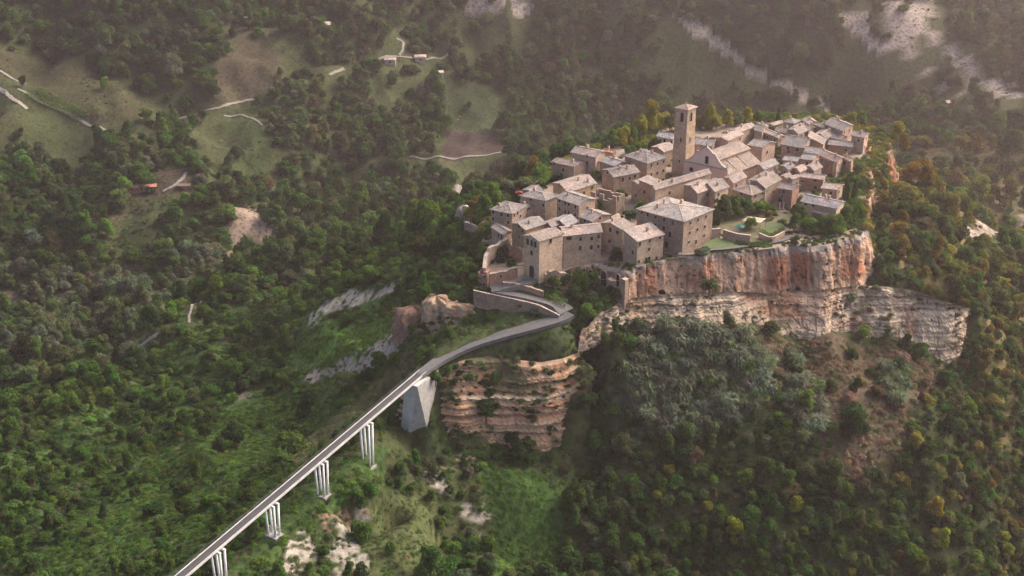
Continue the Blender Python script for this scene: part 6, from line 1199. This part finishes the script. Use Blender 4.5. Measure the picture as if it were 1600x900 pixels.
for (u, v, z, r, h, t, lab) in [(1122, 345, 0, 2.6, 6, 'dark', "dark tree against the right wall of the largest house"), (1133, 345, 0, 3.2, 6, 'olive', "spreading olive green tree left of the teal parasol"), (1147, 340, 0, 3.2, 6, 'mid', "green tree behind the teal parasol"), (1163, 336, 0, 3.0, 5, 'mid', "green tree behind the tan awning"), (1188, 332, 0, 3.2, 4.5, 'bright', "leafy tree in front of the low pyramid roof house"), (1203, 333, 0, 2.6, 3.5, 'mid', "shrub tree left of the orange bush"), (1201, 342, 0, 1.8, 2.4, 'autumn', "orange brown bush in the lawn garden"),
                            (1232, 331, 0, 1.8, 2.2, 'autumn', "yellow orange bush right of the white posts"), (1247, 352, 0, 3.8, 7, 'mid', "large green tree at the corner of the lawn"), (1262, 362, 0, 3.4, 5, 'bright', "bright tree in front of the pink lean-to"), (1240, 364, 0, 3.0, 4.5, 'mid', "green tree right of the long hedge"), (1285, 366, 0, 3.6, 5, 'mid', "green tree on the cliff edge left of the red knob"), (1303, 368, 0, 3.6, 5.5, 'bright', "light green tree on the cliff edge by the red knob"), (1318, 362, 0, 3.8, 6, 'mid', "broad green tree at the right corner of the garden"),
                            (1334, 352, 0, 3.6, 6, 'bright', "bright green tree at the far right of the garden"), (1345, 345, -1, 3.0, 5, 'yellow', "yellow tree behind the red knob"), (1172, 359, 0, 2.0, 4.5, 'bright', "slim light green tree right of the teal parasol"), (1311, 262, 0, 3.2, 4, 'autumn', "brown round bush left of the red pinnacle"), (1300, 240, 0, 3.4, 4, 'yellow', "yellow bush by the long orange walled house"), (1340, 275, 0, 2.8, 4, 'olive', "olive bush under the red pinnacle"), (1330, 285, 0, 2.6, 4, 'mid', "green bush above the two cypresses"),
                            (1350, 300, -2, 3.0, 5, 'olive', "olive bush right of the two cypresses"), (1275, 322, 0, 1.8, 2, 'olive', "small shrub behind the pale blue grey roof"), (1252, 318, 0, 1.6, 2, 'yellow', "small yellow shrub behind the pale blue grey roof"), (1098, 403, -1.2, 3.6, 3.6, 'grey', "big grey green bush on the cliff edge below the largest house"), (985, 345, 0, 3.0, 4, 'dark', "dark tree in the walled garden behind the front row"), (1000, 335, 0, 2.8, 4, 'mid', "green tree before the ochre walled house"), (970, 310, 0, 2.4, 3.2, 'mid', "green bush beside the roofless shell"), (975, 362, 0, 2.0, 1.6, 'bright', "bright low bush in the walled garden")]:
    vt(u, v, z, r, h, 'b', t, lab, group=G3_)
G5_ = "small trees between the village houses"
for (u, v, r, h, t, lab) in [(893, 306, 1.9, 4, 'mid', "small tree in the lane below the yellow end wall"), (938, 334, 2.0, 3.5, 'dark', "dark bush right of the mossy roofed house"), (1118, 308, 2.0, 5, 'dark', "tree squeezed in right of the smooth tan roof"), (1180, 270, 1.8, 4, 'mid', "small tree beside the church's lower aisle"), (1236, 268, 1.9, 4, 'olive', "olive tree below the wide pink house"), (1264, 252, 1.9, 4, 'yellow', "golden tree right of the orange walled block"), (1152, 322, 2.2, 4.5, 'mid', "tree left of the low pyramid roof"), (1212, 312, 1.8, 3.5, 'bright', "light bush by the dark pink house"),
                            (862, 336, 1.8, 3.5, 'mid', "small tree in the yard right of the hipped corner house"), (955, 352, 2.2, 3.5, 'mid', "green tree left of the tiny brown shed"), (1012, 318, 1.9, 4, 'dark', "dark tree before the long low-roofed building"), (930, 282, 1.9, 4, 'bright', "light tree behind the yellow end wall house"), (1288, 330, 2.0, 3.5, 'olive', "olive bush behind the long low house"), (1205, 214, 2.0, 4, 'olive', "olive bush behind the tall pink annex")]:
    vt(u, v, 0, r, h, 'b', t, lab, group=G5_)
G4_ = "bushes under the gate"
for (u, v, z, r, h, t, lab) in [(910, 462, -13, 3.4, 6, 'bright', "vivid green tree below the retaining wall openings"), (925, 450, -11, 3.0, 5, 'bright', "vivid creeper bush against the retaining wall"), (918, 500, -15.5, 3.6, 6, 'bright', "vivid green tree at the bend of the ramp"), (932, 495, -15, 3.2, 5.5, 'mid', "green tree right of the ramp bend"), (945, 488, -15, 3.2, 5, 'mid', "green tree left of the pale layered cliff"), (905, 520, -19, 3.0, 4.5, 'mid', "dark green bush just below the ramp bend"), (968, 470, -12, 2.6, 5, 'mid', "green bush at the left end of the red tufa"), (940, 463, -12.5, 2.6, 4, 'grey', "grey green bush under the dark archway"),
                            (925, 475, -13.5, 2.6, 4, 'olive', "olive bush between the vivid tree and the layered cliff"), (955, 490, -16, 2.2, 4, 'olive', "shrub on the ledge at the left end of the layered cliff"), (1108, 458, -9, 2.6, 5, 'olive', "shrub hanging on the red tufa face"), (1240, 402, -5, 2.0, 5, 'dark', "dark ivy in the notch of the red tufa"), (1330, 472, -16, 1.8, 3, 'grey', "small shrub on the layered cliff"), (812, 486, -13.5, 2.0, 2.2, 'olive', "small olive tree in the triangular lawn"), (835, 490, -13.5, 1.7, 1.8, 'grey', "pale shrub in the triangular lawn"), (765, 500, -16, 2.6, 2.6, 'mid', "dark shrub at the wide end of the triangular lawn"), (735, 505, -17, 2.6, 3, 'mid', "green shrub beside the lower ramp"),
                            (660, 560, -25, 2.4, 4, 'bright', "bright green bush left of the bridge head"), (680, 600, -26, 2.2, 4, 'mid', "green bush right of the concrete buttress"), (700, 592, -26, 2.2, 3, 'mid', "dark bush on the orange crag near the buttress"), (765, 625, -34, 3.4, 5, 'dark', "dark tree growing on the orange crag"), (760, 655, -38, 3.6, 5, 'dark', "dark tree at the foot of the orange crag"), (735, 595, -26, 2.2, 3, 'olive', "bush on an upper ledge of the orange crag"), (775, 600, -29, 2.4, 4, 'mid', "bush in the cleft of the orange crag"), (920, 640, -36, 3.6, 6, 'dark', "dark tree at the right end of the orange crag"), (915, 600, -30, 3.4, 5, 'olive', "olive tree above the right end of the orange crag")]:
    vt(u, v, z, r, h, 'b', t, lab, group=G4_)
# ---- shrubs and weeds on the open ground of the plateau
x, y, rg = jgrid(-20, 165, 355, 535, 1.7, 61); k = in_poly(x, y, RING_XY); x, y = x[k], y[k]; de = dist_line(x, y, list(RING_XY) + [RING_XY[0]])
occ = np.zeros(x.shape, bool)
for rt_, Fp_, a_, b_, ze_ in HOUSES[:]: occ |= in_poly(x, y, [(Fp_ + a_ * s_ + b_ * t_)[:2] for s_, t_ in ((-.12, -.12), (1.12, -.12), (1.12, 1.12), (-.12, 1.12))])
front_ = dist_line(x, y, [tuple(p)[:2] for p in ring_top[:nF]]) < 7
for q_ in ([PZ(1060, 397, 0), PZ(1236, 371, 0)], [PZ(1030, 280, 0), PZ(1085, 290, 0)], pl(RAMP_GATE)): occ |= dist_line(x, y, q_) < (2.2 if q_[0].x > 0 else 5)
lawn_ = in_poly(x, y, [tuple(PZ(*q))[:2] for q in ((1092, 389), (1120, 371), (1156, 383), (1222, 346), (1226, 358), (1206, 368))])
edge_ = np.clip(1.1 - de / 9, 0, 1) + np.clip((fbm(x, y, 12, 3, 62) - .50) * 5, 0, .7); edge_[x > 95] += .45
k = (rg.random(len(x)) < edge_ * np.where(front_, .9, .85)) & ~occ & ~lawn_ & ~((x < 25) & (y < 385)); x, y, de, fr_ = x[k], y[k], de[k], front_[k]; n_ = len(x); r = np.where(fr_, .75, 1.1) * (.6 + 1.0 * rg.random(n_) ** 1.5); tn = pick(rg, n_, {'mid': 3, 'olive': 3, 'bright': 2, 'yellow': 1.2, 'dark': 1.5}); warm = y > 455; tn[warm] = pick(rg, warm.sum(), {'yellow': 4, 'olive': 3, 'bright': 2, 'autumn': 1.5})
from mathutils.bvhtree import BVHTree
bv = BVHTree.FromPolygons([v_.co.copy() for v_ in vg.data.vertices], [tuple(p_.vertices) for p_ in vg.data.polygons])
zz = np.array([(bv.ray_cast(Vector((a_, b_, 50)), Vector((0, 0, -1)))[0] or Vector((0, 0, 0))).z for a_, b_ in zip(x, y)]); print("plateau shrubs", n_)
scatter("plateau_shrubs", np.stack([x, y, zz - .1], -1), np.stack([r, r, r * (.7 + .6 * rg.random(n_))], -1), rg.integers(0, 6, n_), tn, SRC_BUSH, "low shrubs and weeds on the rim and in the gaps of the village", 63)
# ---- hedges
def hedge(pts, w_, h_, tint, label, z0s):
    L_ = smooth_line([PZ(u, v, z) for (u, v), z in zip(pts, z0s)], 6); rg = np.random.default_rng(len(label)); P, Nn = [], []
    for p, q in zip(L_[:-1], L_[1:]):
        d = q - p; pr = Vector((d.y, -d.x, 0)).normalized()
        for k in range(int(d.length * 60)):
            t = rg.random(); s = rg.random(); b = p.lerp(q, t)
            if s < .4: o_ = pr * (rg.random() - .5) * w_; P.append(b + o_ + Vector((0, 0, h_))); Nn.append((0, 0, 1))
            else: sg = 1 if s < .7 else -1; P.append(b + pr * sg * w_ / 2 + Vector((0, 0, rg.random() * h_))); Nn.append(tuple(pr * sg))
    org = L_[0]; P = np.array([tuple(p - org) for p in P]) + rg.normal(size=(len(P), 3)) * .07; br = .7 + .6 * rg.random(len(P)); me = leaves_mesh("hedge", P, np.array(Nn), .22 * (.6 + .8 * rg.random(len(P))), np.stack([br] * 3, -1), rg); me.materials.append(M['leaf'])
    o = link("hedge", me); o.location = org; o["tint"] = [float(q) for q in TINT[tint]]; tag(o, label, "hedge")
hedge([(851, 471), (868, 476), (886, 482)], 2.2, 2.4, 'bright', "clipped green hedge beside the upper ramp", (-11.4, -12, -12.6))
hedge([(1189, 364), (1203, 371), (1214, 367), (1224, 361)], 1.2, 1.1, 'bright', "curved green hedge round the small lawn", (0, 0, 0, 0))
hedge([(1150, 381), (1180, 383), (1206, 378)], 1.2, .8, 'mid', "low hedge beside the cliff path", (0, 0, 0))
# ---- ivy on walls
def wall_ivy(u0, v0, u1, v1, y_off, label, tint='mid', nn=500, z_ref=0):
    """leafy sheet hanging on a wall that faces the camera; the distance is that of the wall's foot"""
    a_ = PZ(u0, v1, z_ref); b_ = PZ(u1, v1, z_ref); top = PY((u0 + u1) / 2, v0, (a_.y + b_.y) / 2).z; rg = np.random.default_rng(int(u0)); P, Nn = [], []
    for _ in range(nn):
        s_ = rg.random(); t_ = rg.random(); h_ = (top - z_ref) * (.55 + .45 * math.sin(3.1 * s_ + rg.random() * .6)); q = a_.lerp(b_, s_); P.append((q.x, q.y + y_off + .6 * rg.random() ** 2 * 2, z_ref + t_ * h_)); Nn.append((rg.normal() * .3, -1, .5))
    P = np.array(P); org = Vector(P[0]); br = .65 + .6 * rg.random(nn); me = leaves_mesh("ivy", P - np.array(tuple(org)), np.array(Nn), .34 * (.6 + .8 * rg.random(nn)), np.stack([br] * 3, -1), rg); me.materials.append(M['leaf']); o = link("ivy", me); o.location = org; o["tint"] = [float(q) for q in TINT[tint]]; tag(o, label, "ivy")
wall_ivy(920, 243, 942, 268, -.3, "ivy covering the side wall of the left back house", 'bright', 600)
wall_ivy(852, 387, 884, 412, -.4, "ivy hanging under the long front house beside the gate tower", 'dark', 700, -4)
wall_ivy(888, 384, 901, 398, -.4, "ivy tuft by the arch of the long front house", 'mid', 300, -3.5)
wall_ivy(955, 385, 972, 408, -.4, "dark ivy in the corner left of the cliff house", 'dark', 500, -3.5)
wall_ivy(893, 420, 918, 448, -.5, "vivid creeper on the high retaining wall", 'bright', 700, -9)
wall_ivy(1112, 322, 1124, 352, -.4, "dark creeper up the right wall of the tan roof house", 'dark', 500)
# ---- lawns
def patch(name, px, z, mat, label):
    P = [PZ(u, v, z) for u, v in px]; tri = tessellate_polygon([P]); me = bpy.data.meshes.new(name); me.from_pydata([tuple(p) for p in P], [], [tuple(t) for t in tri]); me.update(); o = link(name, me, mat); tag(o, label, None, None, "structure")
M['lawn'] = mat_noise('lawn', (.06, .10, .035), (.11, .14, .06), .5)
patch("lawn", [(1092, 389), (1104, 378), (1120, 371), (1142, 376), (1156, 383), (1130, 387)], .14, M['lawn'], "rounded lawn on the cliff edge right of the largest house")
patch("lawn", [(1190, 358), (1205, 346), (1222, 348), (1226, 358), (1206, 368)], .12, M['lawn'], "small hedged lawn in the garden")
patch("garden_soil", [(1118, 362), (1125, 335), (1180, 328), (1235, 332), (1245, 372), (1200, 380), (1160, 378)], .06, mat_noise('garden_soil', (.07, .085, .035), (.15, .125, .08), .6), "garden ground under the trees")
# ---- parasols and awning
def parasol(u, v, z, r, h, col, label, square=False):
    p = PZ(u, v, z + h); rt = empty("parasol", (p.x, p.y, z)); tag(rt, label, "parasol"); mb = MB(); mb.tube((0, 0, 0), (0, 0, h + .3), .05, n=6); mb.build("pole", M['wood'], rt)
    n_ = 4 if square else 8; a0 = math.radians(20); rim = [Vector((math.cos(a0 + 2 * math.pi * i / n_) * r, math.sin(a0 + 2 * math.pi * i / n_) * r, h - .35)) for i in range(n_)]; vs, fs = solid_roof(rim + [Vector((0, 0, h + .25))], [(i, (i + 1) % n_, n_) for i in range(n_)], .04); mb = MB(); mb.add(vs, fs); mb.build("canopy", mat_plain(label.split()[0] + '_cloth', col, .8), rt)
parasol(1156, 352, 0, 1.9, 2.5, (.015, .125, .105), "teal square parasol in the garden above the cliff", True)
parasol(811, 299, 0, 1.5, 2.4, (.35, .02, .025), "red parasol on the left rim of the village")
def awning(u, v, z, wx, wy, rz, col, label):
    p = PZ(u, v, z); rt = empty("awning", (p.x, p.y, 0), rz); tag(rt, label, "awning"); mb = MB(); nn = 6; vs = [(-wx / 2 + wx * i / nn, -wy / 2 + wy * j / nn, z - .35 * math.sin(math.pi * i / nn) * math.sin(math.pi * j / nn) + .12 * (i - 3)) for j in range(nn + 1) for i in range(nn + 1)]
    mb.add(vs, [(j * 7 + i, j * 7 + i + 1, j * 7 + i + 8, j * 7 + i + 7) for j in range(nn) for i in range(nn)]); o = mb.build("cloth", mat_plain('awning_cloth', col, .9), rt, True); sm = o.modifiers.new("thick", 'SOLIDIFY'); sm.thickness = .04
    for sx in (-1, 1):
        for sy in (-1, 1): mb = MB(); mb.tube((sx * wx / 2, sy * wy / 2, 0), (sx * wx / 2, sy * wy / 2, z + .36 * sx), .06, n=6); mb.build("post", M['wood'], rt)
awning(1178, 343, 2.8, 6.5, 4.5, math.radians(-35), (.42, .35, .26), "tan shade awning in the garden right of the teal parasol")
for u, lab in ((1218, "left white post by the arched door"), (1224, "right white post by the arched door")):
    p = PZ(u, 326, 0); mb = MB(); mb.tube((0, 0, 0), (0, 0, 2.4), .14, .12, 8); mb.box((0, 0, .1), (.5, .5, .2)); o = mb.build("white_post", M['white_paint']); o.location = p; tag(o, lab, "post")
# ---- far farm buildings, vine rows
def farm(u, v, lx, ly, h, rz, wall, roof, label, name="farm_house", cat="house", pitch=.4):
    p = hit(u, v); rt = empty(name, p, rz); tag(rt, label, cat); mb = MB(); mb.box((0, 0, h / 2 - 1.5), (lx, ly, h + 3)); r_ = ly / 2 * pitch
    for sx in (-1, 1): mb.add([(sx * lx / 2, -ly / 2, h), (sx * lx / 2, ly / 2, h), (sx * lx / 2, 0, h + r_)], [(0, 1, 2)])
    o = mb.build("wall", M['wall'], rt); set_tint(o, wall); e = .5; vs, fs = solid_roof([Vector(q) for q in ((-lx / 2 - e, -ly / 2 - e, h - e * pitch), (lx / 2 + e, -ly / 2 - e, h - e * pitch), (lx / 2 + e, 0, h + r_), (-lx / 2 - e, 0, h + r_), (lx / 2 + e, ly / 2 + e, h - e * pitch), (-lx / 2 - e, ly / 2 + e, h - e * pitch))], [(0, 1, 2, 3), (3, 2, 4, 5)], .25)
    me = bpy.data.meshes.new("roof"); me.from_pydata([tuple(q) for q in vs], [], fs); me.update(); me.uv_layers.new(name="uv"); o = link("roof", me, M['roof'], rt); set_tint(o, roof)
    for i in range(max(1, int(lx / 4))):
        a, b = window_meshes(1.0, 1.3); w_ = link("window", a, None, rt); w_.location = (-lx / 2 + (i + .5) * lx / max(1, int(lx / 4)), -ly / 2, h * .55); w_.rotation_euler = (0, 0, math.pi); link("pane", b, None, w_)
    return rt
farm(397, 36, 11, 6, 4, .1, (.45, .40, .34), (.40, .35, .31), "pale open barn on the meadow crest top left")
farm(505, 48, 9, 7, 4.5, -.1, (.40, .37, .34), (.36, .33, .31), "small grey house among the trees top left")
farm(222, 297, 15, 4, 2.2, .18, (.28, .17, .14), (.30, .15, .125), "long red roofed shed in the left clearing", "farm_shed", "shed")
farm(657, 97, 7, 5, 3.5, .1, (.42, .38, .34), (.36, .32, .29), "small pale farm house on the far track")
farm(686, 120, 5, 4, 3, .3, (.45, .43, .40), (.42, .38, .35), "tiny pale hut at the edge of the far green clearing", "hut", "hut")
farm(610, 100, 7, 4, 3, .0, (.40, .36, .31), (.36, .33, .29), "low pale shed left end of the far farm track", "farm_shed", "shed")
farm(1480, 168, 8, 5, 3.5, .2, (.45, .36, .32), (.42, .36, .33), "pale isolated house among trees far right")
p = hit(288, 297); rt = empty("pergola", p); tag(rt, "dark timber pergola in the left clearing", "pergola"); mb = MB(); mb.box((0, 0, 2.7), (7, 4, .25)); mb.build("roof", M['wood'], rt)
for sx in (-1, 1):
    for sy in (-1, 1): mb = MB(); mb.tube((sx * 3, sy * 1.6, -.6), (sx * 3, sy * 1.6, 2.6), .15, n=6); mb.build("post", M['wood'], rt)
vt_p = [[(38 + k * 4.5, 150 - k * 1.8), (75 + k * 4.5, 168 - k * 1.8), (120 + k * 4.2, 192 - k * 1.6)] for k in range(6)]
for k, px in enumerate(vt_p):
    L_ = smooth_line([hit(u, v) for u, v in px], 8); rg = np.random.default_rng(k); P = []
    for a_, b_ in zip(L_[:-1], L_[1:]):
        for i in range(int((b_ - a_).length * 9)): q = a_.lerp(b_, rg.random()); P.append((q.x + rg.normal() * .35, q.y + rg.normal() * .35, ground(q.x, q.y) + .3 + rg.random() * 1.5))
    org = L_[0]; P = np.array(P) - np.array(tuple(org)); br = .7 + .6 * rg.random(len(P)); me = leaves_mesh("vine_row", P, np.tile((0, 0, 1.0), (len(P), 1)), .40 * (.6 + .8 * rg.random(len(P))), np.stack([br] * 3, -1), rg); me.materials.append(M['leaf'])
    o = link("vine_row", me); o.location = org; o["tint"] = [.09, .16, .04]; tag(o, "row of vines, number %s from the white lane at the left edge" % ("one", "two", "three", "four", "five", "six")[k], "vines", "vine rows on the left slope")
# ---- haze
mb = MB(); x0, x1, y0, y1, z0, z1 = -720, 720, -40, 1420, float(GZ.min()) - 1.5, max(float(GZ.max()) + 16, CAM_H + 6)
mb.box(((x0 + x1) / 2, (y0 + y1) / 2, (z0 + z1) / 2), (x1 - x0, y1 - y0, z1 - z0)); hm = bpy.data.materials.new("haze"); hm.use_nodes = True; t = hm.node_tree; t.nodes.clear(); out = N(t, "ShaderNodeOutputMaterial"); pv = N(t, "ShaderNodeVolumePrincipled")
pv.inputs["Color"].default_value = (.98, .79, .79, 1); pv.inputs["Density"].default_value = HAZE; pv.inputs["Anisotropy"].default_value = .6; t.links.new(pv.outputs[0], out.inputs["Volume"])
hz = mb.build("haze", hm); tag(hz, "thin warm evening haze over the valley", None, None, "stuff")
